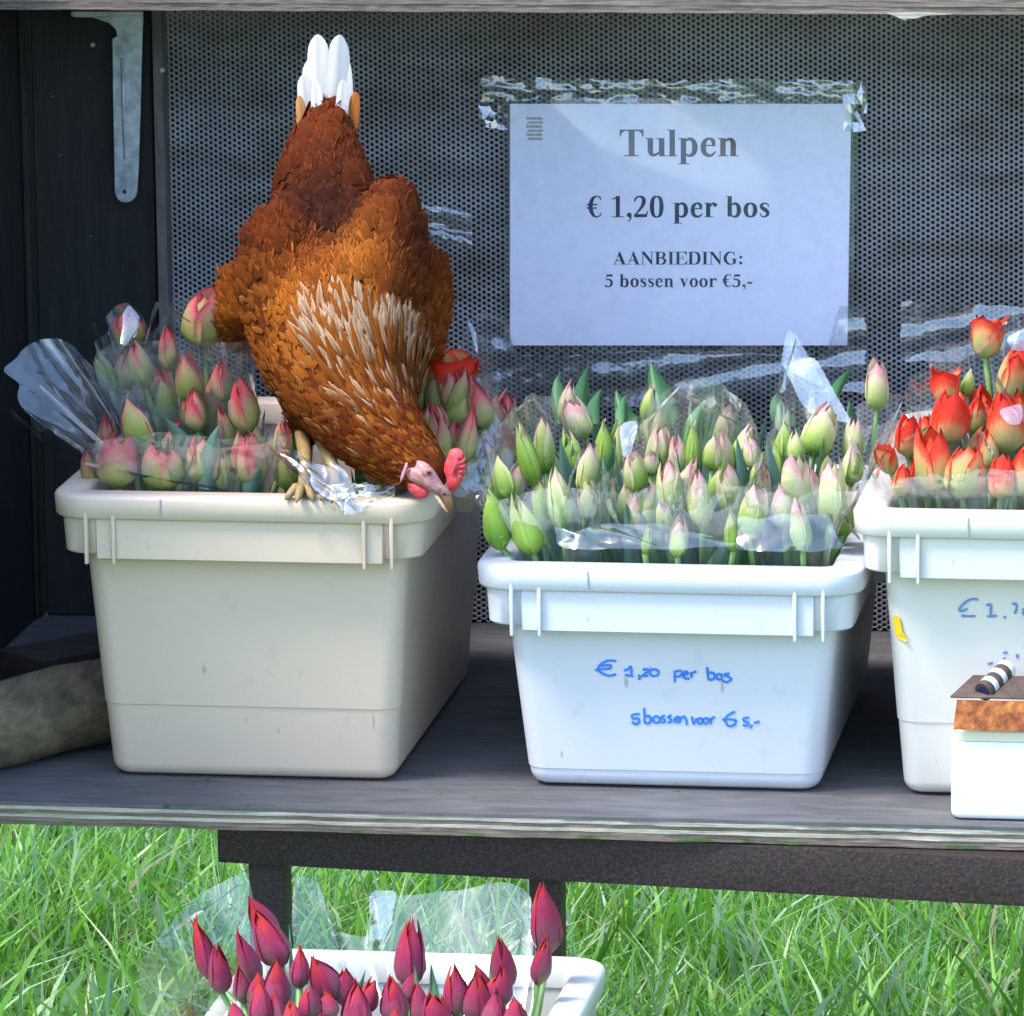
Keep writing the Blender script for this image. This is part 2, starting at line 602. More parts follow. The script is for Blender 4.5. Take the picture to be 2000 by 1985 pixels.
def wavy_board(name, x0, x1, y0, y1, z0, z1, amp, mat, parent, seed, n=160, topmat=None):
    r = random.Random(seed)
    ph = [r.uniform(0, 6.28) for _ in range(4)]
    mb = MB()
    rings = []
    for i in range(n + 1):
        x = x0 + (x1 - x0) * i / n
        d = amp * (math.sin(x * 37 + ph[0]) * 0.5 + math.sin(x * 91 + ph[1]) * 0.4 + r.uniform(-0.6, 0.6))
        e = amp * 0.35 * (math.sin(x * 53 + ph[2]) + r.uniform(-0.6, 0.6))
        rings.append([Vector((x, y0 + d, z0 + e)), Vector((x, y0 + d * 0.8, z1)), Vector((x, y1, z1)), Vector((x, y1, z0))])
    mb.loft(rings, True, True, True)
    return obj(name, mb, mat, parent)


# lower shelf: five plies
TH = 0.0188
shelf = wavy_board('shelf', XL - 0.01, XR, Y_EDGE, Y_BACK + 0.02, SHELF_Z - 0.0030, SHELF_Z, 0.0003, M['shelf_top'], stall, 1)
zz = SHELF_Z - 0.0032
for k, (th, mt, yo) in enumerate(((0.0032, 'ply_pale', 0.0002), (0.0034, 'ply_brown', 0.0014), (0.0028, 'ply_pale', 0.0003), (0.0038, 'ply_brown', 0.0012), (0.0024, 'ply_moss', 0.0008))):
    wavy_board('ply', XL - 0.012, XR + 0.002, Y_EDGE + yo, Y_BACK + 0.01, zz - th, zz, 0.0007, M[mt], shelf, 10 + k)
    zz -= th + 0.0001
SHELF_BOT = zz
# upper shelf
upper = wavy_board('upper_shelf', XL - 0.02, XR, Y_UP + 0.0006, Y_BACK + 0.02, Z_UP + 0.0146, Z_UP + 0.018, 0.0004, M['ply_brown'], stall, 31)
zz = Z_UP
for k, (th, mt, yo) in enumerate(((0.0030, 'ply_up', 0.0), (0.0034, 'ply_brown', 0.0010), (0.0040, 'ply_up', 0.0003), (0.0038, 'ply_brown', 0.0008))):
    wavy_board('ply', XL - 0.018, XR + 0.002, Y_UP + yo, Y_BACK + 0.01, zz, zz + th, 0.0007, M[mt], upper, 40 + k)
    zz += th + 0.0001
# splintered lip hanging from the upper board
s0 = [PD(x, y, Y_UP - 0.001) for x, y in ((1672, 25), (1690, 31), (1706, 39), (1714, 35), (1726, 36), (1745, 30), (1800, 27), (1740, 24))]
mb = MB()
mb.loft([s0, [p + Vector((0, 0.004, 0)) for p in s0]], True, True, True)
obj('splinter', mb, M['ply_pale'], upper)

# beam and posts under the shelf
bl, br = PD(410, 1600, 0.10), 0.80
bz0, bz1 = SHELF_BOT - 0.0405, SHELF_BOT - 0.0012


def beam_y(x):
    return 0.10 + (0.03 - 0.10) * (x - bl.x) / (PD(1932, 1640, 0.03).x - bl.x)


mb = MB()
rings = []
for i in range(25):
    x = bl.x + (br - bl.x) * i / 24
    y = beam_y(x)
    rings.append([Vector((x, y, bz0)), Vector((x, y, bz1)), Vector((x, y + 0.05, bz1)), Vector((x, y + 0.05, bz0))])
mb.loft(rings, True, True, True)
bevel(obj('beam', mb, M['beam'], stall), 0.002, 2)
for x0, x1 in ((468, 548), (1005, 1077)):
    xa, xb = PD(x0, 1700, 0.105).x, PD(x1, 1700, 0.105).x
    y = beam_y(xa) + 0.012
    mb = MB().box((xa, y, GROUND_Z - 0.05), (xb - 0.006, y + 0.035, bz0 - 0.0008))
    bevel(obj('post', mb, M['beam'], stall), 0.002, 2)
# rear posts carry the back of the shelf
for x0 in (XL + 0.02, 0.7):
    mb = MB().box((x0, Y_BACK - 0.06, LOW_Z - 0.05), (x0 + 0.04, Y_BACK - 0.02, SHELF_BOT - 0.0008))
    if x0 > 0.5:
        bevel(obj('post', mb, M['beam'], stall), 0.002, 2)

# left side wall of vertical planks
WALL_Y0, WALL_TOP = -0.22, Z_UP + 0.16  # unseen front and top drawn out to shade the cream tub
ny = 5
for k in range(ny):
    y0 = WALL_Y0 + (Y_BACK + 0.03 - WALL_Y0) * k / ny
    y1 = WALL_Y0 + (Y_BACK + 0.03 - WALL_Y0) * (k + 1) / ny
    d = (0.000, 0.002, -0.0015, 0.003, 0.0)[k]
    mb = MB().box((XL - 0.032 + d, y0 + 0.0012, SHELF_Z - 0.06), (XL - 0.013 + d, y1 - 0.0012, WALL_TOP))
    bevel(obj('wall_plank', mb, M['wall_black'], stall), 0.0015, 1)
# unseen right side wall, added to keep the stall's inside shaded
for k in range(4):
    y0 = 0.06 + (Y_BACK - 0.03) * k / 4
    y1 = 0.06 + (Y_BACK - 0.03) * (k + 1) / 4
    bevel(obj('wall_plank', MB().box((XR + 0.006, y0 + 0.0012, SHELF_Z - 0.06), (XR + 0.025, y1 - 0.0012, WALL_TOP)), M['wall_black'], stall), 0.0015, 1)
# back board (black) left of the perforated sheet, in two planks
xa, xb = XL - 0.012, PD(300, 700, Y_BACK).x
xm = xa + (xb - xa) * 0.06
for k, (x0, x1, dy) in enumerate(((xa, xm - 0.001, -0.014), (xm + 0.001, xb - 0.0005, 0.0))):
    mb = MB().box((x0, Y_BACK + dy, SHELF_Z + 0.0005), (x1, Y_BACK + 0.018, Z_UP - 0.0005))
    bevel(obj('back_board', mb, M['black_wood'], stall), 0.0015, 1)
xs0, xs1 = PD(300, 700, Y_BACK - 0.012).x + 0.001, PD(321, 700, Y_BACK - 0.012).x
bevel(obj('batten', MB().box((xs0, Y_BACK - 0.012, SHELF_Z + 0.0005), (xs1, Y_BACK + 0.016, Z_UP - 0.0005)), M['strip'], stall), 0.0015, 2)
# planks behind the perforated sheet
nb = 6
for k in range(nb):
    z0 = SHELF_Z + 0.001 + (Z_UP - SHELF_Z - 0.002) * k / nb
    z1 = SHELF_Z + 0.001 + (Z_UP - SHELF_Z - 0.002) * (k + 1) / nb
    obj('backing_plank', MB().box((xs0 - 0.004, Y_BACK + 0.0225 + 0.015 * (k % 2), z0 - (0.003 if k else 0.03)), (XR, Y_BACK + 0.0365 + 0.015 * (k % 2), z1 + 0.003)), M['back_plank'], stall)


def perforated():
    """sheet with real round holes on a hexagonal grid"""
    p = 10.95 * U * 1.115
    colw = p * math.sqrt(3) / 2
    x0, x1 = xs1 - 0.003, XR
    z0, z1 = SHELF_Z + 0.001, Z_UP - 0.0005
    nx, nz = int((x1 - x0) / colw), int((z1 - z0) / p)
    R = p / math.sqrt(3)
    r = p * 0.315
    hexo = np.array([[math.cos(math.pi / 3 * k) * R, math.sin(math.pi / 3 * k) * R] for k in range(6)])
    a12 = [math.pi / 6 * k for k in range(12)]
    outer = []
    for k in range(6):
        outer.append(hexo[k])
        outer.append((hexo[k] + hexo[(k + 1) % 6]) / 2)
    outer = np.array(outer)
    inner = np.array([[math.cos(a) * r, math.sin(a) * r] for a in a12])
    cx, cz = [], []
    for i in range(nx):
        for j in range(nz):
            cx.append(x0 + colw * (i + 0.5))
            cz.append(z0 + p * (j + 0.5 + 0.5 * (i % 2)))
    cx, cz = np.array(cx), np.array(cz)
    n = len(cx)
    ring = np.concatenate([outer, inner, inner])
    V = np.zeros((n, 36, 3))
    V[:, :, 0] = cx[:, None] + ring[None, :, 0]
    V[:, :, 2] = cz[:, None] + ring[None, :, 1]
    wob = 0.0016 * np.sin(V[:, :, 0] * 11 + 1) + 0.0012 * np.sin(V[:, :, 2] * 17 + V[:, :, 0] * 5)
    V[:, :, 1] = Y_BACK + 0.006 + wob
    V[:, 24:, 1] += 0.0012
    q = []
    for k in range(12):
        m = (k + 1) % 12
        q.append([k, 12 + k, 12 + m, m][::-1])
        q.append([12 + k, 24 + k, 24 + m, 12 + m][::-1])
    Fq = ((np.arange(n) * 36)[:, None, None] + np.array(q)[None]).reshape(-1, 4)
    me = bpy.data.meshes.new('perforated_sheet')
    V = V.reshape(-1, 3) - np.array(ORIGIN[stall.name])
    me.vertices.add(len(V))
    me.vertices.foreach_set('co', V.astype(np.float32).ravel())
    me.loops.add(Fq.size)
    me.loops.foreach_set('vertex_index', Fq.astype(np.int32).ravel())
    me.polygons.add(len(Fq))
    me.polygons.foreach_set('loop_start', (np.arange(len(Fq)) * 4).astype(np.int32))
    me.update(calc_edges=True)
    me.materials.append(M['perf'])
    o = bpy.data.objects.new('perforated_sheet', me)
    finish(o, stall)
    print('holes', n)


perforated()

# steel shelf bracket
brk_y = Y_BACK - 0.016
out = [(206, 30), (176, 30), (170, 32), (205, 44), (218, 56), (221, 68), (211, 74), (212, 120), (213, 200), (215, 300), (216, 364), (221, 376), (230, 382), (240, 383), (250, 379), (257, 370), (259, 360),
       (262, 300), (265, 200), (267, 120), (270, 30)]
mb = MB()
pts = [PD(x, y, brk_y) for x, y in out]
mb.loft([pts, [p + Vector((0, 0.0022, 0)) for p in pts]], True, True, True)
brk = bevel(obj('shelf_bracket', mb, M['galv'], stall), 0.0006, 1)
mb = MB()
pts = [PD(x, y, brk_y - 0.001) for x, y in ((134, 21), (270, 21), (270, 30.5), (210, 31), (180, 33), (140, 33), (134, 29))]
mb.loft([[p + Vector((0, -0.10, 0.0195)) for p in pts], pts], True, True, True)
pts2 = [p.copy() for p in pts]
for p in pts2:
    p.y = brk_y - 0.002
bar = MB()
bar.loft([[Vector((p.x, brk_y - 0.003, p.z)) for p in pts2], [Vector((p.x, brk_y + 0.001, p.z)) for p in pts2]], True, True, True)
bevel(obj('bracket_arm', bar, M['galv'], brk), 0.0008, 1)
mb = MB()
mb.tube([PD(232, 110, brk_y), PD(233, 200, brk_y), PD(235, 300, brk_y)], [0.0022, 0.0020, 0.0010], 8)
obj('bracket_ridge', mb, M['galv'], brk, True)
cpt = PD(235, 362, brk_y - 0.0004)
mb = MB()
mb.tube([cpt, cpt + Vector((0, 0.0006, 0))], 0.0021, 12)
obj('screw_hole', mb, M['ink'], brk)
for x, y in ((175, 85), (306, 133)):
    mb = MB()
    c = PD(x, y, Y_BACK - 0.0135 if x > 200 else Y_BACK - 0.0005)
    mb.tube([c + Vector((0, -0.0012, 0)), c + Vector((0, 0.001, 0))], [0.0018, 0.0026], 8)
    obj('nail_head', mb, M['galv'], stall)

# round mossy timber lying on the shelf by the left wall
mb = MB()
ta, tb = PZ(-80 * DS, 1462 * DS, SHELF_Z), PZ(225 * DS, 1395 * DS, SHELF_Z)
R0 = 0.037
rings = []
rr = random.Random(4)
for i in range(22):
    s = i / 21
    c = ta.lerp(tb, s)
    c.z = SHELF_Z + R0 * 0.93 + 0.001
    ax = (tb - ta)
    ax.z = 0
    ax.normalize()
    sd = ax.cross(Vector((0, 0, 1)))
    ring = []
    for k in range(20):
        a = 2 * math.pi * k / 20
        r = R0 * (1 + 0.03 * math.sin(3 * a + 2 * s) + 0.03 * math.sin(9 * s + a) + rr.uniform(-0.008, 0.008))
        q = c + sd * (math.cos(a) * r) + Vector((0, 0, 1)) * (max(math.sin(a), -0.92) * r)
        ring.append(q)
    rings.append(ring)
mb.loft(rings, True, True, True)
t = obj('timber', mb, M['timber'], None, True, origin=(ta.x, ta.y, SHELF_Z))
smooth_by_angle(t, 50)
mb = MB()
ua, ub = PZ(40 * DS, 1330 * DS, SHELF_Z), PZ(250 * DS, 1290 * DS, SHELF_Z)
dd = (ub - ua).normalized()
sd = dd.cross(Vector((0, 0, 1)))
ring0 = [ua + sd * 0.035 + Vector((0, 0, 0.0008)), ua + sd * 0.035 + Vector((0, 0, 0.045)), ua - sd * 0.035 + Vector((0, 0, 0.045)), ua - sd * 0.035 + Vector((0, 0, 0.0008))]
mb.loft([ring0, [p + (ub - ua) for p in ring0]], True, True, True)
t9 = bevel(obj('timber_block', mb, M['back_plank'], None, origin=(ua.x, ua.y, SHELF_Z)), 0.004, 2)
tag(t9, 'dark squared timber block lying behind the round mossy timber', 'timber')
tag(t, 'short round mossy timber lying on the shelf against the left wall', 'timber')


# ------------------------------------------------------------------ flower tubs
def rrect(cx, cy, w, d, r, z, n=6):
    pts = []
    for qx, qy, a0 in ((1, -1, -90), (1, 1, 0), (-1, 1, 90), (-1, -1, 180)):
        ox, oy = cx + qx * (w / 2 - r), cy + qy * (d / 2 - r)
        for k in range(n + 1):
            a = math.radians(a0 + 90 * k / n)
            pts.append(Vector((ox + math.cos(a) * r, oy + math.sin(a) * r, z)))
    # subdivide the straight runs a little
    return pts


def make_tub(label, cx, yfront, zb, H, mat, line_h=None, depth=0.39, rot=0.0, ws_=1.0, seam=True):
    """cx, yfront: centre x and front of the floor of the tub"""
    wb = 573 * U * ws_
    wtop = 641 * U * ws_
    taper = (wtop - wb) / 2
    db, dtop = depth, depth + 2 * taper
    cy = yfront + db / 2
    o = thing('flower_tub', label, 'tub', (cx, cy, zb), None)
    z_band = H - 0.0445 - 0.010
    mb = MB()
    rings = []

    def wall(z, off=0.0, r=0.017):
        s = z / z_band
        w = wb + (wtop - wb) * s + 2 * off
        d = db + (dtop - db) * s + 2 * off
        return rrect(cx, cy, w, d, r + off, zb + z, 7)
    # rounded foot
    rf = 0.011
    for k in range(6):
        a = math.radians(90 * k / 5)
        rings.append(wall(rf * (1 - math.cos(a)) + 0.0006, -rf * (1 - math.sin(a)), 0.017))
    lh = line_h if line_h else 0.06
    rings += [wall(lh - 0.0006, 0.0), wall(lh, 0.0009), wall(lh + 0.02, 0.0009), wall(z_band - 0.02, 0.0006), wall(H - 0.004, 0.0006)]
    rings += [wall(H - 0.003, -0.002), wall(z_band, -0.003), wall(lh, -0.003), wall(0.004, -0.003)]
    mb.loft(rings, True, True, True)
    body = smooth_by_angle(obj('body', mb, mat, o), 40)
    # skirt below the rim
    ws, ds = 716 * U * ws_, dtop + (716 - 641) * U
    mb = MB()
    zt = H - 0.014

    def sk(z, off, r=0.020):
        return rrect(cx, cy, ws + 2 * off, ds + 2 * off, r, zb + z, 6)
    mb.loft([sk(z_band + 0.004, -0.011), sk(z_band + 0.004, -0.0012), sk(z_band + 0.0055, 0), sk(zt, 0.002), sk(zt, -0.012)], True)
    # close underneath to the wall
    smooth_by_angle(obj('skirt', mb, mat, o), 40)
    # front panel of the skirt sits proud between the ribs
    yf = cy - ds / 2
    fw = ws / 2 - 0.030
    mb = MB().box((cx - fw, yf - 0.0045, zb + z_band), (cx + fw, yf + 0.006, zb + zt + 0.002))
    mbk = MB().box((cx - fw, cy + ds / 2 - 0.006, zb + z_band), (cx + fw, cy + ds / 2 + 0.0045, zb + zt + 0.002))
    bevel(obj('front_band', mb, mat, o), 0.0012, 1)
    bevel(obj('back_band', mbk, mat, o), 0.0012, 1)
    for sx in (-1, 1):
        for q in (0.250, 0.205):
            x = cx + sx * q * ws * 1.70
            mb = MB().box((x - 0.0015, yf - 0.0088, zb + z_band - 0.0032), (x + 0.0016, yf - 0.004, zb + zt + 0.002))
            bevel(obj('rib', mb, mat, o), 0.0006, 1)
        # carrying lug on the short side
        xs = cx + sx * (ws / 2 - 0.002)
        prof = []
        for yy, zz_ in ((-0.055, zt), (-0.055, z_band + 0.022), (-0.045, z_band + 0.008), (0.045, z_band + 0.008), (0.055, z_band + 0.022), (0.055, zt)):
            prof.append(Vector((0, cy + yy, zb + zz_)))
        mb = MB()
        mb.loft([[p + Vector((xs, 0, 0)) for p in prof], [p + Vector((xs + sx * 0.016, 0, 0)) for p in prof]], True, True, True)
        bevel(obj('handle', mb, mat, o), 0.002, 2)
    # rim
    wr, dr = 762 * U * ws_, ds + (762 - 716) * U
    mb = MB()

    def rm(off, z, r=0.034):
        return rrect(cx, cy, wr + 2 * off, dr + 2 * off, max(r + off, 0.004), zb + z, 9)
    win = (wr - (wtop - 0.006)) / 2
    mb.loft([rm(-win - 0.001, H - 0.020, 0.036), rm(-win, H - 0.003, 0.036), rm(-win + 0.003, H, 0.036), rm(-0.006, H, 0.034), rm(-0.0015, H - 0.0012), rm(0, H - 0.004), rm(-0.001, H - 0.0185), rm(-0.0025, H - 0.0200), rm(-0.014, H - 0.0200)], True)
    smooth_by_angle(obj('rim', mb, mat, o), 50)
    if seam:
        xq = cx - 0.20 * wr
        obj('mould_seam', MB().box((xq - 0.0005, cy - dr / 2 - 0.0005, zb + H - 0.018), (xq + 0.0005, cy - dr / 2 + 0.004, zb + H - 0.002)), M['seam'], o)
    return o, dict(cx=cx, cy=cy, zb=zb, H=H, wb=wb, wtop=wtop, db=db, dtop=dtop, z_band=z_band, taper=taper, zrim=zb + H)


def cx_of(px, py=1520, Y=Y_TUB):
    return P(px, py, Y).x


t1, T1 = make_tub('cream plastic tub of pink tulips with the hen on its rim', cx_of(493), Y_TUB, SHELF_Z + 0.0006, TUB_H, M['tub_cream'], 0.063)
t2, T2 = make_tub('low white plastic tub of pale tulips with blue handwriting', cx_of(1316), Y_TUB, SHELF_Z + 0.0006, 0.1930, M['tub_white'], 0.016)
t3, T3 = make_tub('warm white plastic tub of red tulips with yellow sticker', cx_of(2051), Y_TUB, SHELF_Z + 0.0006, TUB_H - 0.003, M['tub_warm'], 0.063)
lowx = (PD(398, 1900, -0.25).x + PD(1100, 1900, -0.25).x) / 2 - 0.008
t4, T4 = make_tub('off white tub of crimson tulips standing in the grass below the shelf', lowx, -0.47, GROUND_Z + 0.0006, TUB_H, M['tub_old'], 0.063, seam=False, ws_=0.91)


def front_plane(T):
    """point and normal of the front wall of a tub"""
    y0 = T['cy'] - T['db'] / 2
    s = T['taper'] / T['z_band']
    n = Vector((0, -1, -s)).normalized()
    return Vector((T['cx'], y0, T['zb'])) + n * 0.0014, n


def catmull(pts, sub=5):
    out = []
    n = len(pts)
    for i in range(n - 1):
        p0, p1, p2, p3 = [np.array(pts[max(0, min(n - 1, k))], float) for k in (i - 1, i, i + 1, i + 2)]
        for k in range(sub):
            t = k / sub
            out.append(0.5 * ((2 * p1) + (-p0 + p2) * t + (2 * p0 - 5 * p1 + 4 * p2 - p3) * t * t + (-p0 + 3 * p1 - 3 * p2 + p3) * t ** 3))
    out.append(np.array(pts[-1], float))
    return out


def circ(x, y, r, ry=None):
    ry = ry or r
    return [(x + r * math.cos(a), y + ry * math.sin(a)) for a in np.linspace(-1.2, 5.3, 10)]


def handwriting(strokes, org, sc, T, mat, parent, width):
    pt, n = front_plane(T)
    for st in strokes:
        cur = catmull(st, 4)
        mb = MB()
        pts = [PP(org[0] + q[0] * sc, org[1] + q[1] * sc, pt, n) for q in cur]
        L, Rr = [], []
        for i, p in enumerate(pts):
            d = (pts[min(i + 1, len(pts) - 1)] - pts[max(0, i - 1)])
            if d.length < 1e-7:
                d = Vector((1, 0, 0))
            s = d.normalized().cross(n)
            w = width * (0.85 + 0.3 * random.random())
            L.append(p + s * w + n * 0.0002)
            Rr.append(p - s * w + n * 0.0002)
        rings = [[a, b, b - n * 0.0008, a - n * 0.0008] for a, b in zip(L, Rr)]
        mb.loft(rings, True, True, True)
        obj('pen_stroke', mb, mat, parent)


hw = [[(320, 110), (240, 105), (170, 140), (140, 190), (180, 230), (250, 255), (320, 240)], [(110, 200), (190, 190), (260, 185)], [(150, 160), (265, 150), (260, 185)],
      [(400, 205), (440, 190), (470, 165), (474, 250)], [(410, 245), (490, 262)], [(540, 250), (560, 265), (545, 295)], [(585, 200), (620, 188), (640, 210), (580, 255), (640, 255)],
      circ(700, 224, 44, 34), [(905, 205), (902, 260), (905, 322)], [(905, 215), (960, 205), (975, 235), (940, 265), (900, 260)], [(985, 250), (1030, 238), (1025, 215), (990, 228), (1000, 278), (1050, 285)],
      [(1065, 220), (1072, 275)], [(1065, 240), (1085, 222), (1120, 215)], [(1225, 170), (1232, 240), (1240, 300)], [(1240, 225), (1290, 230), (1295, 280), (1245, 300)], circ(1345, 265, 28),
      [(1445, 232), (1395, 245), (1440, 268), (1465, 290), (1420, 320), (1372, 300)],
      [(555, 635), (480, 645), (490, 680), (540, 680), (550, 715), (510, 735), (480, 710)], [(600, 575), (602, 650), (605, 722)], [(605, 660), (650, 655), (665, 695), (640, 730), (605, 720)], circ(722, 690, 32, 34),
      [(805, 650), (768, 668), (802, 690), (800, 715), (765, 715)], [(872, 645), (836, 665), (868, 690), (866, 715), (832, 715)], [(900, 695), (942, 685), (930, 660), (900, 690), (915, 718), (948, 712)],
      [(955, 720), (962, 660)], [(960, 680), (1000, 660), (1018, 700), (1022, 742)], [(1075, 660), (1090, 735), (1120, 680)], circ(1155, 703, 25, 28), circ(1212, 703, 25, 28), [(1258, 670), (1265, 735)], [(1260, 695), (1300, 660)],
      [(1500, 612), (1430, 650), (1405, 700), (1440, 755), (1500, 735), (1510, 690)], [(1375, 690), (1440, 688), (1510, 695)], [(1640, 670), (1590, 680), (1595, 710), (1635, 720), (1625, 750), (1580, 745)],
      [(1672, 742), (1655, 775)], [(1690, 725), (1745, 710)]]
handwriting(hw, (1140, 1270), 380 / 1932, T2, M['marker'], t2, 0.00095)
hw3 = [[(575, 140), (500, 130), (420, 170), (360, 230), (345, 270), (390, 280), (440, 250)], [(370, 340), (450, 345), (540, 342)], [(680, 215), (735, 200), (735, 270), (732, 340)], [(690, 347), (810, 342)], [(895, 355), (925, 362)],
       [(1000, 195), (1045, 188), (1058, 240), (1035, 312)], [(1130, 270), (1160, 250), (1190, 290), (1160, 330), (1130, 290)], [(700, 942), (760, 930)], [(890, 805), (945, 795)], [(905, 860), (902, 922)], [(1065, 820), (1070, 872)]]
handwriting(hw3, (1820, 1150), 180 / 1151, T3, M['marker_faded'], t3, 0.0009)
# yellow sticker wrapped on the corner of the right tub
pt, n = front_plane(T3)
mb = MB()
q = [(1743, 1204), (1757, 1206), (1762, 1232), (1774, 1250), (1768, 1253), (1750, 1246), (1744, 1226)]
pp = []
for x, y in q:
    p = PP(x, y, pt, n)
    rr_ = 0.0185
    ex = (T3['cx'] - (T3['wb'] / 2 + T3['taper'] * (p.z - T3['zb']) / T3['z_band'])) + rr_ - p.x
    p.y += (rr_ - math.sqrt(max(rr_ ** 2 - max(ex, 0) ** 2, 0.0))) - 0.0022
    pp.append(p)
mb.loft([pp, [p + Vector((0, 0.0006, 0)) for p in pp]], True, True, True)
obj('sticker', mb, M['yellow'], t3)

# ------------------------------------------------------------------ price sign
GL = {}


def glyphs():
    r = lambda *a: ('r', a)
    s = lambda *a: ('s', a)
    p = lambda *a: ('p', a)
    c = lambda *a: ('c', a)
    bowl = s((200, 60, 40), (290, 12, 60), (400, 70, 110), (438, 225, 140), (400, 385, 110), (300, 442, 70), (205, 390, 40))
    ring = lambda h: s((250, h - 22, 45), (140, h - 85, 105), (97, h / 2, 140), (140, 75, 105), (250, 12, 45), (360, 75, 105), (403, h / 2, 140), (360, h - 85, 105), (250, h - 22, 45))
    GL.update({
        'T': (667, [r(258, 20, 409, 656), r(150, 0, 517, 28), r(31, 640, 636, 676), p((31, 640), (31, 500), (58, 500), (90, 590), (150, 640)), p((636, 640), (517, 640), (577, 590), (609, 500), (636, 500))]),
        'u': (556, [r(72, 120, 210, 461), r(16, 435, 210, 461), s((141, 140, 138), (165, 62, 110), (230, 32, 80), (300, 52, 60), (370, 105, 40)), r(360, 10, 497, 461), r(300, 435, 497, 461), r(365, 0, 545, 28)]),
        'l': (278, [r(72, 15, 210, 676), r(16, 650, 210, 676), r(16, 0, 262, 26)]),
        'p': (556, [r(80, -190, 215, 461), r(20, 435, 215, 461), r(20, -205, 300, -180), bowl]),
        'e': (444, [s((405, 125, 30), (330, 40, 60), (230, 18, 80), (125, 90, 120), (97, 230, 140), (130, 375, 110), (235, 447, 60), (335, 400, 100), (360, 290, 85)), r(90, 255, 405, 290)]),
        'n': (556, [r(80, 15, 215, 461), r(20, 435, 215, 461), r(20, 0, 275, 26), s((205, 370, 40), (270, 425, 60), (355, 425, 90), (405, 345, 130), (410, 200, 137), (410, 15, 137)), r(320, 0, 545, 26)]),
        'r': (444, [r(80, 15, 215, 461), r(20, 435, 215, 461), r(20, 0, 300, 26), s((205, 340, 40), (270, 425, 60), (350, 440, 80)), c(372, 395, 62)]),
        'b': (556, [r(75, 20, 210, 676), r(15, 650, 210, 676), bowl]),
        'o': (500, [ring(473)]),
        '0': (500, [ring(688)]),
        's': (389, [s((335, 330, 25), (310, 410, 40), (200, 445, 50), (105, 390, 90), (115, 310, 110), (200, 250, 130), (285, 180, 120), (300, 90, 100), (215, 17, 50), (110, 32, 40), (55, 135, 25))]),
        'v': (500, [p((45, 461), (195, 461), (308, 170), (395, 461), (440, 461), (272, -14), (235, -14)), r(10, 438, 240, 461), r(340, 438, 490, 461)]),
        '\u20ac': (500, [s((455, 540, 30), (435, 630, 50), (330, 668, 40), (215, 610, 90), (145, 460, 130), (130, 335, 140), (150, 210, 130), (220, 65, 90), (330, 8, 40), (430, 50, 40), (475, 150, 25)), r(10, 380, 350, 425), r(10, 270, 330, 315)]),
        '1': (500, [r(190, 20, 320, 676), p((65, 560), (65, 585), (290, 688), (320, 688), (200, 590)), r(65, 0, 445, 26)]),
        ',': (250, [c(120, 72, 78), s((160, 62, 75), (155, -50, 50), (75, -150, 18))]),
        '2': (500, [s((40, 490, 40), (85, 610, 60), (200, 662, 55), (315, 610, 110), (335, 490, 130), (285, 350, 100), (180, 210, 65), (60, 70, 50)), r(25, 0, 430, 100), p((430, 0), (478, 200), (448, 200), (400, 100))]),
        '5': (500, [r(115, 560, 435, 665), s((135, 570, 40), (105, 390, 35)), s((90, 385, 50), (220, 410, 70), (345, 340, 115), (385, 220, 130), (340, 85, 110), (220, 18, 60), (80, 30, 50)), c(80, 62, 58)]),
        'A': (722, [s((100, 15, 36), (350, 670, 36)), p((325, 690), (372, 690), (652, 15), (478, 15), (285, 500)), r(190, 195, 510, 235), r(10, 0, 230, 24), r(410, 0, 715, 24)]),
        'N': (722, [r(98, 15, 138, 660), p((20, 676), (215, 676), (610, 170), (612, -14), (575, -14), (100, 590)), r(574, 60, 612, 660), r(15, 0, 235, 24), r(480, 652, 705, 676)]),
        'B': (667, [r(95, 15, 250, 660), r(20, 652, 340, 676), r(20, 0, 350, 24), s((240, 655, 40), (400, 650, 45), (500, 590, 110), (512, 500, 140), (465, 405, 100), (360, 358, 45), (240, 352, 40)),
                    s((240, 340, 40), (420, 330, 50), (540, 260, 120), (552, 170, 145), (495, 65, 110), (380, 20, 45), (240, 20, 40))]),
        'I': (389, [r(118, 15, 272, 660), r(20, 652, 370, 676), r(20, 0, 370, 24)]),
        'E': (667, [r(95, 15, 250, 660), r(20, 640, 640, 676), r(20, 0, 640, 30), r(250, 325, 440, 360), p((640, 640), (480, 640), (560, 580), (600, 480), (630, 480)), p((640, 30), (665, 210), (635, 210), (570, 90), (480, 30)), r(425, 240, 455, 450)]),
        'D': (722, [r(95, 15, 250, 660), r(20, 652, 330, 676), r(20, 0, 330, 24), s((240, 655, 40), (430, 645, 60), (560, 560, 130), (605, 340, 160), (560, 120, 130), (430, 30, 60), (240, 20, 40))]),
        'G': (778, [s((610, 490, 30), (560, 605, 50), (430, 662, 50), (265, 600, 110), (150, 450, 150), (130, 340, 160), (155, 210, 150), (265, 65, 110), (420, 15, 55), (560, 45, 60), (640, 85, 60)), r(545, 60, 695, 290), r(450, 290, 760, 316), r(595, 470, 625, 690)]),
        ':': (333, [c(167, 78, 78), c(167, 388, 78)]),
        '-': (333, [r(40, 180, 290, 275)]),
        ' ': (250, []),
    })


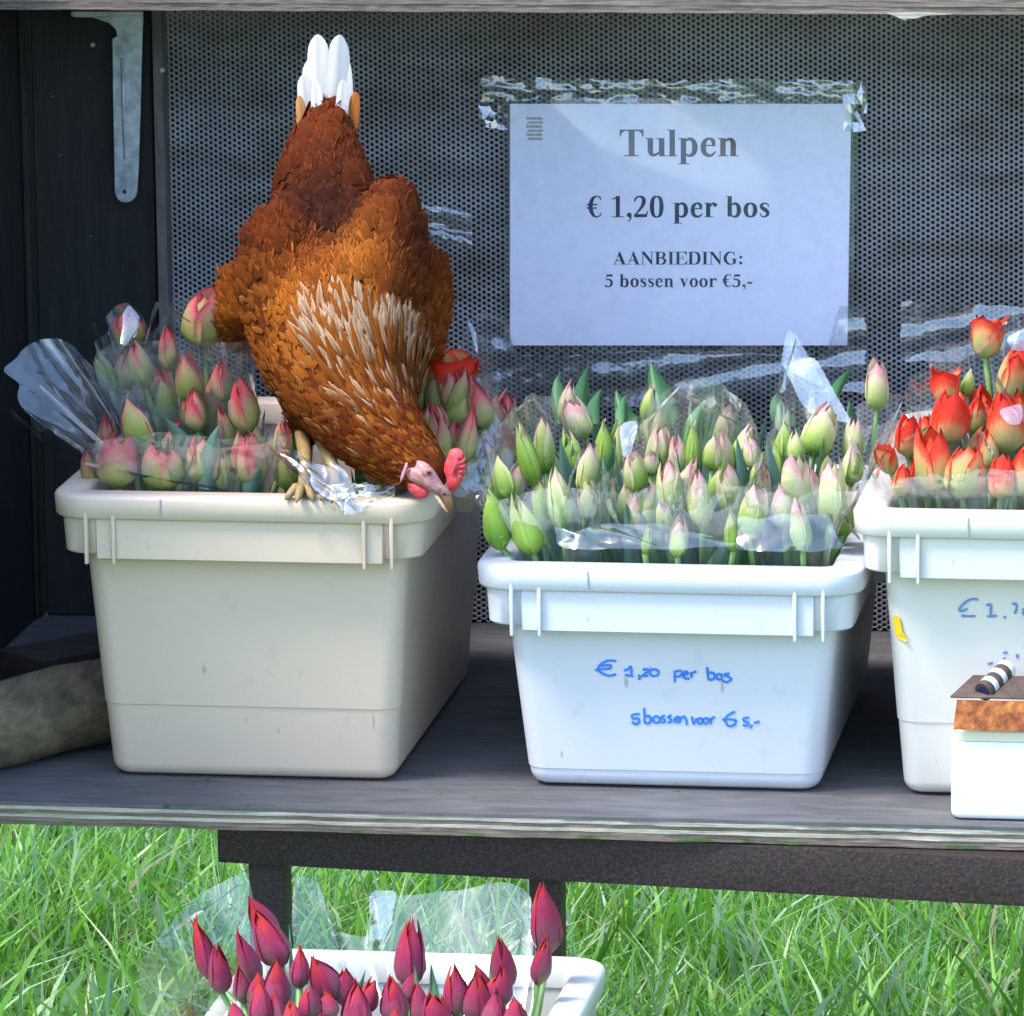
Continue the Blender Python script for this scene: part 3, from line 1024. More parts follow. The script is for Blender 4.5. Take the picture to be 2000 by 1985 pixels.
glyphs()
Y_SIGN = Y_BACK - 0.006
sign = thing('price_sign', 'white printed price sheet in a clear sleeve taped to the perforated back', 'sign', PD(1280, 652, Y_SIGN))
y_paper = Y_SIGN - 0.0012
mb = MB()
nu, nv = 24, 16
grid = []
for j in range(nv + 1):
    for i in range(nu + 1):
        u, v = i / nu, j / nv
        x = 996 + (1663 - 996) * u - 8 * u * v
        y = 203 + (675 - 203) * v
        grid.append(P(x, y, y_paper))
fs = [(j * (nu + 1) + i, (j + 1) * (nu + 1) + i, (j + 1) * (nu + 1) + i + 1, j * (nu + 1) + i + 1) for j in range(nv) for i in range(nu)]
front = len(grid)
mb.add(grid, fs)
mb.add([p + Vector((0, 0.0004, 0)) for p in grid], [tuple(reversed(f)) for f in fs])
obj('paper', mb, M['paper'], sign)


def text_line(txt, cxp, base, em, track=0.0):
    sc = em / 1000.0
    tot = sum(GL[ch][0] + track for ch in txt) - track
    x = cxp - tot * sc / 2
    for ch in txt:
        w, prims = GL[ch]
        if prims:
            mb = MB()
            for zi, (k, a) in enumerate(prims):
                yy = y_paper - 0.00025 - 0.00003 * zi
                W = lambda px, py: P(x + px * sc, base - py * sc, yy)
                if k == 'r':
                    x0, y0, x1, y1 = a
                    mb.add([W(x0, y0), W(x1, y0), W(x1, y1), W(x0, y1)], [(0, 1, 2, 3)])
                elif k == 'p':
                    mb.add([W(*q) for q in a], [tuple(range(len(a)))])
                elif k == 'c':
                    mb.add([W(a[0] + a[2] * math.cos(t), a[1] + a[2] * math.sin(t)) for t in np.linspace(0, 2 * math.pi, 17)[:-1]], [tuple(range(16))])
                else:
                    cur = catmull(a, 6) if len(a) > 2 else [np.array(q, float) for q in a]
                    L = []
                    for i, q in enumerate(cur):
                        d = cur[min(i + 1, len(cur) - 1)][:2] - cur[max(0, i - 1)][:2]
                        d = d / (np.linalg.norm(d) + 1e-9)
                        nn = np.array([-d[1], d[0]]) * q[2] / 2
                        L.append((W(*(q[:2] + nn)), W(*(q[:2] - nn))))
                    vs = [p for ab in L for p in ab]
                    mb.add(vs, [(2 * i, 2 * i + 1, 2 * i + 3, 2 * i + 2) for i in range(len(L) - 1)])
            obj('letter', mb, M['ink'], sign)
        x += (w + track) * sc


text_line('Tulpen', 1325.6, 305.5, 77, 0)
text_line('\u20ac 1,20 per bos', 1325, 424.5, 61, 0)
text_line('AANBIEDING:', 1325, 517, 37, 8)
text_line('5 bossen voor \u20ac5,-', 1325.5, 561, 37, 14)
# small stamp in the sheet's corner
mb = MB()
for k in range(6):
    y0 = 229 + k * 8
    q = [P(1027 + (5 if k % 2 else 0), y0, y_paper - 0.0004), P(1058 + (2 if k % 2 else 0), y0, y_paper - 0.0004), P(1060, y0 + 5, y_paper - 0.0004), P(1029, y0 + 5, y_paper - 0.0004)]
    mb.add(q, [(0, 1, 2, 3)])
obj('stamp', mb, M['holo'], sign)


def sheet_from(fn, nu, nv, jit=0.0, seed=0, flat=True):
    r = random.Random(seed)
    vs = []
    for j in range(nv + 1):
        for i in range(nu + 1):
            p = fn(i / nu, j / nv)
            if jit:
                p = p + Vector((r.uniform(-1, 1), r.uniform(-1, 1), r.uniform(-1, 1))) * jit
            vs.append(p)
    fs = []
    for j in range(nv):
        for i in range(nu):
            a, b, c, d = j * (nu + 1) + i, j * (nu + 1) + i + 1, (j + 1) * (nu + 1) + i + 1, (j + 1) * (nu + 1) + i
            if r.random() < 0.5:
                fs += [(a, b, c), (a, c, d)]
            else:
                fs += [(a, b, d), (b, c, d)]
    return MB().add(vs, fs)


# the clear sleeve bulges in soft waves in front of the paper
def sleeve_fn(u, v):
    x = 984 + (1674 - 984) * u - 8 * u * v
    y = 192 + (690 - 192) * v
    b = 0.006 + 0.0036 * math.sin(u * 5.5 - v * 6.4 + 2.2) + 0.0020 * math.sin(v * 8 - u * 3.3 + 1)
    e = min(u, 1 - u, 1.2 - v)
    return P(x, y, y_paper - 0.0012 - b * min(1, e * 4))


obj('sleeve', sheet_from(sleeve_fn, 40, 28), M['sleeve'], sign, True)
for k, (x0, x1) in enumerate(((984, 996), (1662, 1674))):
    mb = MB()
    q = [P(x0, 196, y_paper - 0.0016), P(x1, 196, y_paper - 0.0016), P(x1 - 8 * k, 690, y_paper - 0.0016), P(x0 - 8 * k, 690, y_paper - 0.0016)]
    mb.loft([q, [p + Vector((0, 0.0008, 0)) for p in q]], True, True, True)
    obj('sleeve_seam', mb, M['sleeve'], sign)


# crumpled tape along the top and its folded ends
def tape_fn(u, v):
    x = 940 + (1692 - 940) * u
    y = 150 + 48 * v + 6 * math.sin(u * 2.5) + (4 if u > 0.9 else 0) * (1 - v)
    return P(x, y, Y_SIGN - 0.003 - 0.002 * math.sin(u * 40) * v)


obj('tape', sheet_from(tape_fn, 40, 9, 0.0013, 5), M['film_tape'], sign, True)
for k, (x0, x1, y0, y1) in enumerate(((937, 992, 200, 252), (1650, 1692, 165, 258))):
    obj('tape_end', sheet_from(lambda u, v, a=(x0, x1, y0, y1): P(a[0] + (a[1] - a[0]) * u, a[2] + (a[3] - a[2]) * v, Y_SIGN - 0.004 - 0.003 * v), 5, 5, 0.0018, 70 + k), M['film_stiff'], sign)

# loose clear film hanging on the back below and beside the sign
bf = thing('plastic_film', 'wrinkled clear plastic film hanging on the sheet below the price sign', 'film', PD(1280, 760, Y_BACK - 0.008))


def bf_fn(u, v):
    x = 930 + (1690 - 930) * u
    y = 610 + 170 * v + 14 * math.sin(u * 5)
    if 0.08 < u < 0.92:
        y = max(y, 690 + 6 * math.sin(u * 9))
    return PD(x / DS, y / DS, Y_BACK - 0.009 - 0.005 * math.sin(v * 17 + u * 9) * 0.5)


obj('sheet', sheet_from(bf_fn, 30, 12, 0.0015, 9), M['film_tape'], bf, True)
bf2 = thing('plastic_film', 'clear film strip on the sheet at the far right above the red tulips', 'film', PD(1800, 640, Y_BACK - 0.008))
obj('sheet', sheet_from(lambda u, v: PD(1700 + 260 * u, 570 + 110 * v + 10 * u, Y_BACK - 0.007 - 0.004 * math.sin(v * 12 + u * 7) * 0.5), 14, 9, 0.0013, 19), M['film_tape'], bf2, True)
bf3 = thing('plastic_film', 'small curl of clear film on the sheet between hen and sign', 'film', PD(845, 410, Y_BACK - 0.006))
obj('sheet', sheet_from(lambda u, v: PD(795 + 95 * u, 385 + 70 * v + 18 * u * u, Y_BACK - 0.010 - 0.004 * math.sin(v * 9)), 9, 6, 0.0012, 29), M['film_tape'], bf3, True)

# ------------------------------------------------------------------ cash box with rusty lid
yb = 0.070
bx0 = P(1856, 1520, yb).x
bx1 = bx0 + 0.155
zb0 = SHELF_Z + 0.0006
zb1 = P(1900, 1450, yb).z
cash = thing('cash_box', 'small white money box with rusty iron lid at the shelf edge', 'box', ((bx0 + bx1) / 2, yb + 0.06, zb0))


def rbox(name, w, d, r, z0, z1, cx, cy, mat, parent, rz=0.006):
    rings = []
    for k in range(5):
        a = math.radians(90 * k / 4)
        e = rz * (1 - math.sin(a))
        rings.append(rrect(cx, cy, w - 2 * e, d - 2 * e, max(r - e, 0.001), z0 + rz * (1 - math.cos(a)), 6))
    rings.append(rrect(cx, cy, w, d, r, z1 - 0.001, 6))
    rings.append(rrect(cx, cy, w - 0.002, d - 0.002, r, z1, 6))
    mb = MB().loft(rings, True, True, True)
    return smooth_by_angle(obj(name, mb, mat, parent), 40)


ccx, ccy = (bx0 + bx1) / 2, yb + 0.065
rbox('body', bx1 - bx0, 0.13, 0.009, zb0, zb1, ccx, ccy, M['box_white'], cash)
zb2 = P(1900, 1428, yb).z
rbox('band', bx1 - bx0 - 0.001, 0.1285, 0.008, zb1 + 0.0003, zb2, ccx, ccy, M['cream_paint'], cash, 0.001)
# lid: front flange and pitched plate with a hinge barrel
yl = yb - 0.006
fl = [P(1861, 1425, yl), P(2180, 1437, yl), P(2180, 1376, yl + 0.004), P(1869, 1368, yl + 0.004)]
fl[1].z, fl[2].z = fl[0].z - 0.0005, fl[3].z
mb = MB()
nseg = 26
rings = []
rr = random.Random(3)
for i in range(nseg + 1):
    s = i / nseg
    a, b = fl[0].lerp(fl[1], s), fl[3].lerp(fl[2], s)
    a.z += rr.uniform(-0.0009, 0.0009)
    rings.append([a, b, b + Vector((0, 0.0022, 0)), a + Vector((0, 0.0022, 0))])
mb.loft(rings, True, True, True)
lid = obj('lid', mb, M['rust'], cash)
top = [fl[3] + Vector((-0.006, 0.0005, 0.0012)), fl[2] + Vector((0, 0.0005, 0.0012)), Vector((fl[2].x, yl + 0.036, fl[3].z + 0.012)), Vector((fl[3].x + 0.010, yl + 0.036, fl[3].z + 0.012))]
mb = MB()
mb.loft([top, [p + Vector((0, 0.0, 0.0022)) for p in top]], True, True, True)
bevel(obj('lid_plate', mb, M['iron'], lid), 0.0008, 1)
h0 = P(1920, 1352, yl + 0.010)
hd = Vector((0.42, 0.85, 0.30)).normalized()
for k in range(6):
    a = h0 + hd * (0.0068 * k)
    b = h0 + hd * (0.0068 * k + 0.0065)
    mb = MB()
    r = 0.0082
    mb.tube([a, a + hd * 0.0008, b - hd * 0.0008, b], [r * 0.93, r, r, r * 0.93], 16)
    smooth_by_angle(obj('hinge_knuckle', mb, M['iron'] if k % 2 == 0 else M['hinge_white'], lid, True), 40)
mb = MB()
mb.tube([h0 - hd * 0.0012, h0 - hd * 0.0003], 0.0054, 14)
obj('hinge_bore', mb, M['ink'], lid)  # black disc standing in for the dark inside of the barrel

# ------------------------------------------------------------------ tulips
PINK = [(0.0, (0.20, 0.27, 0.05)), (0.35, (0.40, 0.42, 0.12)), (0.62, (0.55, 0.40, 0.19)), (0.82, (0.66, 0.20, 0.17)), (1.0, (0.62, 0.06, 0.09))]
PALE = [(0.0, (0.20, 0.36, 0.05)), (0.38, (0.42, 0.54, 0.13)), (0.72, (0.70, 0.68, 0.32)), (0.95, (0.84, 0.62, 0.48)), (1.0, (0.82, 0.40, 0.40))]
GREEN = [(0.0, (0.18, 0.34, 0.04)), (0.5, (0.34, 0.52, 0.08)), (0.85, (0.50, 0.60, 0.18)), (1.0, (0.66, 0.58, 0.32))]
RED = [(0.0, (0.30, 0.40, 0.10)), (0.32, (0.50, 0.48, 0.16)), (0.58, (0.76, 0.34, 0.14)), (0.74, (0.84, 0.09, 0.035)), (1.0, (0.80, 0.03, 0.015))]
CRIM = [(0.0, (0.26, 0.22, 0.11)), (0.20, (0.28, 0.09, 0.12)), (0.55, (0.33, 0.030, 0.085)), (0.85, (0.42, 0.022, 0.055)), (1.0, (0.52, 0.03, 0.022))]
PM = {'pink': petal_mat('pink_green_tulip_petal', PINK, 0.30), 'pale': petal_mat('pale_tulip_petal', PALE, 0.25), 'green': petal_mat('green_tulip_petal', GREEN, 0.15),
      'red': petal_mat('red_tulip_petal', RED, 0.30), 'crimson': petal_mat('crimson_tulip_petal', CRIM, 0.12, 0.15)}
LM = leaf_mat('tulip_leaf', (0.035, 0.12, 0.035), (0.10, 0.24, 0.09))
LMG = leaf_mat('tulip_leaf_bluegreen', (0.06, 0.15, 0.10), (0.20, 0.34, 0.26))
STEM = plain('tulip_stem', (0.16, 0.30, 0.08), 0.45)


def petal_mesh(style, inner, col):
    """unit petal: bud height 1, radius 1, petal centred on +x"""
    nu, nv = 4, 7
    prof = {'closed': [(0, .36), (.10, .78), (.28, 1.0), (.52, .93), (.76, .68), (.92, .42), (1, .24)],
            'loose': [(0, .34), (.10, .80), (.28, 1.0), (.55, .97), (.78, .80), (.92, .60), (1, .46)],
            'slim': [(0, .34), (.12, .80), (.30, 1.0), (.52, .86), (.75, .54), (.92, .22), (1, .06)],
            'open': [(0, .28), (.12, .78), (.34, 1.0), (.60, 1.06), (.82, 1.04), (.94, 1.06), (1, 1.12)]}[style]
    vs = []
    uv = []
    half = math.radians(70 if not inner else 62)
    R = 1.0 if not inner else 0.87
    Hh = 1.0 if not inner else 0.95
    for j in range(nv + 1):
        v = j / nv
        r = np.interp(v, [a for a, b in prof], [b for a, b in prof]) * R
        wd = (1 - max(0, (v - 0.45) / 0.55) ** 3.2) * (0.62 + 0.38 * min(1, v / 0.25))
        if style == 'open':
            wd = (1 - max(0, (v - 0.55) / 0.45) ** 3) * (0.6 + 0.4 * min(1, v / 0.25))
        for i in range(nu + 1):
            u = i / nu * 2 - 1
            a = u * half * max(wd, 0.03)
            rr_ = r * (1 + 0.13 * abs(u) ** 3 * v) * (1 + (0.06 if abs(u) < .1 else 0) * v)
            z = v * Hh - 0.05 * abs(u) ** 2 * v
            vs.append(Vector((math.cos(a) * rr_, math.sin(a) * rr_, z)))
            uv.append(((u + 1) / 2, v))
    fs = [(j * (nu + 1) + i, j * (nu + 1) + i + 1, (j + 1) * (nu + 1) + i + 1, (j + 1) * (nu + 1) + i) for j in range(nv) for i in range(nu)]
    me = bpy.data.meshes.new('petal')
    me.from_pydata(vs, [], fs)
    l = me.uv_layers.new(name='UVMap')
    for lp in me.loops:
        l.data[lp.index].uv = uv[lp.vertex_index]
    me.materials.append(PM[col])
    me.shade_smooth()
    return me


_pm = {}


def petal(style, inner, col):
    k = (style, inner, col)
    if k not in _pm:
        _pm[k] = petal_mesh(*k)
    return _pm[k]


def leaf_mesh(bend, twist, mat):
    nu, nv = 4, 10
    vs, uv = [], []
    for j in range(nv + 1):
        v = j / nv
        w = math.sin(math.pi * min(1, 0.12 + 0.88 * v) ** 0.8) ** 0.8 * 0.5 if v < 1 else 0.004
        w = max(w, 0.004)
        cx = bend * v * v
        tw = twist * v
        for i in range(nu + 1):
            u = i / nu * 2 - 1
            x, y = u * w * math.cos(0.5 * abs(u)), -abs(u) ** 1.5 * w * 0.55
            vs.append(Vector((x * math.cos(tw) - y * math.sin(tw), x * math.sin(tw) + y * math.cos(tw) + cx, v)))
            uv.append(((u + 1) / 2, v))
    fs = [(j * (nu + 1) + i, j * (nu + 1) + i + 1, (j + 1) * (nu + 1) + i + 1, (j + 1) * (nu + 1) + i) for j in range(nv) for i in range(nu)]
    me = bpy.data.meshes.new('leaf')
    me.from_pydata(vs, [], fs)
    l = me.uv_layers.new(name='UVMap')
    for lp in me.loops:
        l.data[lp.index].uv = uv[lp.vertex_index]
    me.materials.append(mat)
    me.shade_smooth()
    return me


LEAVES = [leaf_mesh(b, t_, m) for b, t_ in ((0.10, 0.4), (0.28, -0.5), (-0.12, 0.9)) for m in (LM, LMG)]


def tub_of(o):
    while o.parent is not None:
        o = o.parent
    c = ORIGIN[o.name]
    return min((T1, T2, T3, T4), key=lambda T_: (T_['cx'] - c.x) ** 2 + (T_['cy'] - c.y) ** 2)


def inside(p, T_, margin=0.012):
    """keep a point that lies at or below the rim within the tub's opening"""
    s_ = max(0.0, min(1.0, (p.z - T_['zb']) / T_['H']))
    hw = (T_['wb'] + (T_['wtop'] - T_['wb']) * s_) / 2 - margin
    hd_ = (T_['db'] + (T_['dtop'] - T_['db']) * s_) / 2 - margin
    return Vector((max(T_['cx'] - hw, min(T_['cx'] + hw, p.x)), max(T_['cy'] - hd_, min(T_['cy'] + hd_, p.y)), p.z))


def add_leaf(parent, base, tip, width, k=None, face=None):
    """blade from base to tip (world), as a child of parent"""
    d = tip - base
    L = d.length
    zax = d.normalized()
    f = face if face is not None else Vector((random.uniform(-0.8, 0.8), -1, 0.2))
    yax = (f - zax * f.dot(zax)).normalized()
    xax = yax.cross(zax)
    m = Matrix((xax * width, yax * width * 1.7, zax * L)).transposed().to_4x4()
    lf = bpy.data.objects.new('leaf', LEAVES[random.randrange(len(LEAVES)) if k is None else k])
    finish(lf, parent)
    m.translation = base - ORIGIN[parent.name]
    lf.matrix_local = m
    return lf


def tulip(bq, px, py, w, h, tilt, Y, col, style, foot, leaves=1, toward=None):
    """px,py centre of the bloom in photo pixels; w,h size in pixels; tilt in degrees, + to the right"""
    c = P(px, py, Y)
    sc = (c - CAM).length / (FPX * U) * U
    Hh, R = h * sc * 1.04, w * sc / 2 * {'crimson': 1.32, 'pale': 0.93, 'green': 0.95}.get(col, 1.02) * random.uniform(0.88, 1.08)
    tw = random.uniform(-12, 18) if toward is None else toward
    tilt = tilt + random.uniform(-6, 6)
    ax = Vector((math.sin(math.radians(tilt)), -math.sin(math.radians(tw)), math.cos(math.radians(tilt)) * math.cos(math.radians(tw)))).normalized()
    base = c - ax * Hh / 2
    mb = MB()
    mid = base.lerp(foot, 0.45) - ax * 0.0 + (base - ax * 0.06 - base.lerp(foot, 0.3)) * 0.35
    TT = tub_of(bq)
    pts = []
    for k in range(7):
        s = k / 6
        q_ = base * (1 - s) ** 2 + mid * 2 * s * (1 - s) + foot * s * s
        pts.append(inside(q_, TT) if q_.z < TT['zrim'] else q_)
    mb.tube([base + ax * R * 0.12] + pts[1:], [0.0026] * 7, 6)
    st = obj('tulip', mb, STEM, bq, True, origin=base)
    rot0 = random.uniform(0, 360)
    q = Vector((0, 0, 1)).rotation_difference(ax)
    for k in range(6):
        inner = k >= 3
        a = math.radians(rot0 + 120 * (k % 3) + (60 if inner else 0) + random.uniform(-6, 6))
        ob = bpy.data.objects.new('petal', petal(style, inner, col))
        finish(ob, st)
        sq = random.uniform(0.86, 1.08)
        m = Matrix.Translation(Vector((0, 0, 0))) @ q.to_matrix().to_4x4() @ Matrix.Rotation(a, 4, 'Z') @ Matrix.Rotation(math.radians(random.uniform(-6, 4)), 4, 'Y') @ Matrix.Diagonal((R, R, Hh * sq, 1))
        ob.matrix_local = m
    for k in range(leaves):
        fo = inside(base.lerp(foot, random.uniform(0.55, 0.8)), TT, 0.03)
        tp = inside(Vector((base.x, base.y, TT['zrim'])), TT, 0.035)
        tp.z = max(base.z, TT['zrim'] + 0.02)
        tp = tp + Vector((random.uniform(-0.03, 0.03), random.uniform(-0.02, 0.03), random.uniform(-0.03, 0.02)))
        add_leaf(st, fo, tp, random.uniform(0.018, 0.030))
    return st


def soften(o):
    md = o.modifiers.new('soft_folds', 'SUBSURF')
    md.subdivision_type = 'CATMULL_CLARK'
    md.levels = md.render_levels = 1
    o.data.shade_smooth()
    return o


def wrapper(bq, top, bot, rb, mat, jit=0.004, seed=0, nv=7, sub=5, fold=0.007):
    """open sleeve of film: top = loop of (x, y, Y) in display pixels; bot = centre of the tied end"""
    r = random.Random(seed)
    T = [PD(*q) for q in top]
    n = len(T)
    cen = sum(T, Vector((0, 0, 0))) / n
    loop = []
    for i in range(n):
        for k in range(sub):
            loop.append(T[i].lerp(T[(i + 1) % n], k / sub))
    N = len(loop)
    rings = []
    TT = tub_of(bq)
    colo = [r.uniform(-1, 1) * (1.0 if r.random() < 0.6 else 0.3) for _ in loop]
    for j in range(nv + 3):
        ring = []
        for i, p in enumerate(loop):
            d = Vector((p.x - cen.x, p.y - cen.y, 0))
            if d.length < 1e-5:
                d = Vector((1, 0, 0))
            d.normalize()
            b = inside(bot + d * rb, TT, 0.02)
            f = min(0.9, max(0.05, (TT['zrim'] - b.z) / max(0.02, p.z - b.z)))
            m = inside(b.lerp(p, f ** 0.8), TT, 0.010)
            m.z = TT['zrim'] - 0.002
            if j < 3:
                v = 0.0
                q = b.lerp(m, j / 3)
            else:
                v = (j - 2) / nv
                q = m.lerp(p, v)
                q += d * (fold * 1.7 * colo[i] * (0.15 + 0.85 * v))
                q += Vector((r.uniform(-1, 1), r.uniform(-1, 1), r.uniform(-1, 1))) * jit * 0.45 * (0.25 + 0.75 * v)
            ring.append(q)
        rings.append(ring)
    nv = nv + 2
    vs = [p for rg in rings for p in rg]
    fs = []
    for j in range(nv):
        for i in range(N):
            a, b, c, d = j * N + i, j * N + (i + 1) % N, (j + 1) * N + (i + 1) % N, (j + 1) * N + i
            fs += [(a, b, c), (a, c, d)] if r.random() < 0.5 else [(a, b, d), (b, c, d)]
    return soften(obj('wrapper', MB().add(vs, fs), mat, bq))


def flap(bq, quad, nu, nv, mat, jit=0.003, seed=0, curl=0.0, name='wrapper_flap'):
    q = [PD(*a) for a in quad]

    def fn(u, v):
        p = q[0].lerp(q[1], u).lerp(q[3].lerp(q[2], u), v)
        return p + Vector((0, -curl * math.sin(math.pi * u), 0))
    return soften(obj(name, sheet_from(fn, nu, nv, jit, seed), mat, bq))


def crop(ox, oy, sc):
    return lambda x, y, w, h: (ox + x * sc, oy + y * sc, w * sc, h * sc)


GRP = None
zin1 = T1['zb'] + 0.02
# ---- tub with the hen
b1 = thing('tulip_bouquet', 'pink tulips in clear film at the left front of the cream tub', 'tulips', (T1['cx'] - 0.09, T1['cy'] - 0.08, zin1))
b2 = thing('tulip_bouquet', 'pink tulips standing taller at the back left of the cream tub', 'tulips', (T1['cx'] - 0.06, T1['cy'] + 0.05, zin1))
b3 = thing('tulip_bouquet', 'pink and red tulips half hidden behind the hen\'s head', 'tulips', (T1['cx'] + 0.09, T1['cy'] + 0.0, zin1))
c3 = crop(0, 540, 0.29)
F1, F2, F3 = ORIGIN[b1.name], ORIGIN[b2.name], ORIGIN[b3.name]


def tl(bq, cr, x, y, w, h, tilt, Y, col, style, foot, leaves=1, toward=None):
    px, py, ww, hh = cr(x, y, w, h)
    return tulip(bq, px, py, ww, hh, tilt, Y, col, style, foot, leaves, toward)


for a in ((600, 1275, 140, 270, -8, .185, 'pink', 'closed', 1), (800, 1235, 285, 350, 3, .165, 'pink', 'loose', 1), (915, 1010, 235, 370, -14, .225, 'pink', 'closed', 1),
          (1095, 1285, 270, 300, -2, .165, 'pink', 'loose', 1), (1375, 1240, 245, 340, 8, .17, 'pink', 'loose', 1), (1690, 1235, 220, 360, -3, .17, 'pink', 'loose', 1),
          (1640, 870, 215, 380, -6, .215, 'pink', 'closed', 1), (1900, 1120, 130, 330, -4, .19, 'pink', 'closed', 1), (1250, 1360, 150, 240, 6, .2, 'pink', 'closed', 1), (1520, 1330, 150, 260, 0, .21, 'green', 'closed', 1)):
    tl(b1, c3, *a[:8], F1, a[8])
for a in ((940, 580, 185, 340, -6, .29, 'pink', 'closed', 1), (860, 350, 190, 240, -10, .34, 'pink', 'loose', 1), (1270, 680, 200, 360, -4, .27, 'pink', 'closed', 1), (1390, 270, 310, 400, 2, .33, 'pink', 'loose', 1),
          (1130, 480, 150, 300, -5, .34, 'pink', 'closed', 1), (1490, 700, 170, 320, 3, .29, 'pink', 'closed', 1), (1320, 900, 150, 280, 0, .25, 'pink', 'closed', 1), (1100, 830, 170, 300, -4, .30, 'green', 'closed', 1),
          (700, 640, 150, 280, -16, .33, 'green', 'closed', 1)):
    tl(b2, c3, *a[:8], F2, a[8])
ch = crop(380, 550, 0.3106)
for a in ((1600, 560, 330, 260, 14, .30, 'red', 'open', 1), (1510, 880, 190, 300, -3, .26, 'pink', 'closed', 1), (1690, 760, 220, 330, 5, .28, 'pink', 'closed', 1), (1420, 720, 190, 330, 0, .31, 'pink', 'closed', 1),
          (1640, 1010, 170, 300, 8, .24, 'pink', 'closed', 1), (1120, 1150, 150, 260, -10, .2, 'pink', 'closed', 1), (560, 1150, 150, 320, -6, .185, 'pink', 'closed', 1)):
    tl(b3, ch, *a[:8], F3, a[8])
# two pale leaves in front of the pink tulips
add_leaf(b1, PD(392, 925, .155), PD(412, 800, .16), 0.022, 1, Vector((0.5, -1, 0.1)))
add_leaf(b1, PD(350, 905, .19), PD(325, 785, .20), 0.030, 3, Vector((-0.4, -1, 0.4)))
add_leaf(b1, PD(470, 940, .16), PD(492, 880, .16), 0.020, 1, Vector((0.2, -1, 0.1)))
wrapper(b1, [(140, 840, .19), (170, 835, .145), (300, 815, .135), (430, 830, .135), (545, 820, .15), (500, 790, .24), (440, 800, .25), (300, 760, .25), (200, 720, .27), (120, 640, .30), (55, 645, .28), (8, 700, .25), (50, 780, .22)], F1 + Vector((0, 0, 0.10)), 0.05, M['film'], 0.004, 1)
wrapper(b2, [(170, 690, .28), (215, 640, .26), (330, 640, .25), (430, 650, .25), (470, 640, .30), (430, 575, .38), (330, 558, .39), (290, 635, .39), (245, 568, .39), (195, 610, .36)], F2 + Vector((0, 0, 0.10)), 0.05, M['film'], 0.004, 2)
flap(b2, ((212, 636, .29), (243, 572, .30), (268, 606, .30), (236, 655, .28)), 3, 3, M['film_stiff'], 0.001, 3)
flap(b1, ((58, 790, .22), (90, 728, .22), (122, 790, .21), (72, 820, .21)), 3, 3, M['film_stiff'], 0.001, 4)
flap(b1, ((70, 730, .20), (78, 726, .20), (215, 852, .165), (207, 858, .165)), 8, 1, M['film_stiff'], 0.0004, 5)  # narrow shiny strip set in as a bright streak on the film
wrapper(b3, [(560, 860, .19), (560, 890, .125), (640, 905, .115), (700, 915, .115), (790, 900, .15), (880, 905, .17), (925, 850, .22), (948, 760, .28), (886, 600, .33), (850, 690, .33), (780, 740, .33), (640, 800, .30)], F3 + Vector((0, 0, 0.10)), 0.05, M['film'], 0.004, 6)
flap(b3, ((882, 600, .31), (893, 612, .31), (942, 755, .27), (915, 740, .28)), 2, 6, M['film_stiff'], 0.0008, 7)
# knot of crumpled film spilling over the rim at the hen's feet
yk = T1['cy'] - (T1['dtop'] / 2 + 0.042)
flap(b3, ((520, 835, yk + .03), (640, 880, yk + .02), (690, 970, yk - .006), (625, 962, yk - .006)), 7, 7, M['film_stiff'], 0.005, 8, 0.008)
flap(b3, ((630, 905, yk + .008), (760, 915, yk + .01), (690, 962, yk - .007), (640, 968, yk - .007)), 7, 6, M['film_stiff'], 0.006, 9, 0.008)

# ---- white tub
zin2 = T2['zb'] + 0.015
x2, y2 = T2['cx'], T2['cy']
b4 = thing('tulip_bouquet', 'green and pale tulips in film at the left of the white tub', 'tulips', (x2 - 0.09, y2 - 0.06, zin2))
b5 = thing('tulip_bouquet', 'pale tulips in film in the middle front of the white tub', 'tulips', (x2 + 0.0, y2 - 0.07, zin2))
b6 = thing('tulip_bouquet', 'pale pink tulips under a tall film point at the right of the white tub', 'tulips', (x2 + 0.09, y2 - 0.05, zin2))
b7 = thing('tulip_bouquet', 'leafy pale tulips at the back of the white tub below the sign', 'tulips', (x2 - 0.03, y2 + 0.10, zin2))
c4 = crop(900, 640, 0.414)
F4, F5, F6, F7 = [ORIGIN[b.name] for b in (b4, b5, b6, b7)]
for a in ((160, 895, 150, 300, -14, .15, 'green', 'slim', 1), (300, 925, 150, 290, -12, .15, 'green', 'slim', 1), (312, 590, 130, 310, -14, .21, 'green', 'slim', 1), (390, 545, 120, 270, -4, .26, 'pale', 'closed', 1),
          (465, 805, 140, 280, -2, .17, 'pale', 'closed', 2), (600, 675, 120, 260, 3, .22, 'pale', 'loose', 2), (200, 715, 115, 200, -16, .2, 'pale', 'closed', 1), (385, 840, 100, 230, -8, .19, 'green', 'closed', 2)):
    tl(b4, c4, *a[:8], F4, a[8])
for a in ((820, 680, 130, 200, -6, .2, 'pale', 'loose', 2), (985, 730, 140, 270, -3, .185, 'pale', 'closed', 1), (1055, 740, 110, 290, 14, .2, 'pale', 'slim', 1), (1120, 795, 150, 280, -1, .155, 'pale', 'closed', 2),
          (1190, 590, 100, 170, 6, .24, 'pale', 'closed', 1), (1270, 765, 140, 250, -6, .18, 'pale', 'loose', 1), (1280, 950, 100, 210, 2, .15, 'green', 'slim', 1), (960, 890, 90, 160, -3, .17, 'pale', 'closed', 2),
          (1030, 985, 95, 190, 8, .15, 'pale', 'closed', 1), (880, 1000, 55, 140, 6, .145, 'green', 'slim', 2), (900, 640, 90, 110, 8, .25, 'pale', 'loose', 2), (720, 800, 90, 200, -5, .24, 'green', 'slim', 2)):
    tl(b5, c4, *a[:8], F5, a[8])
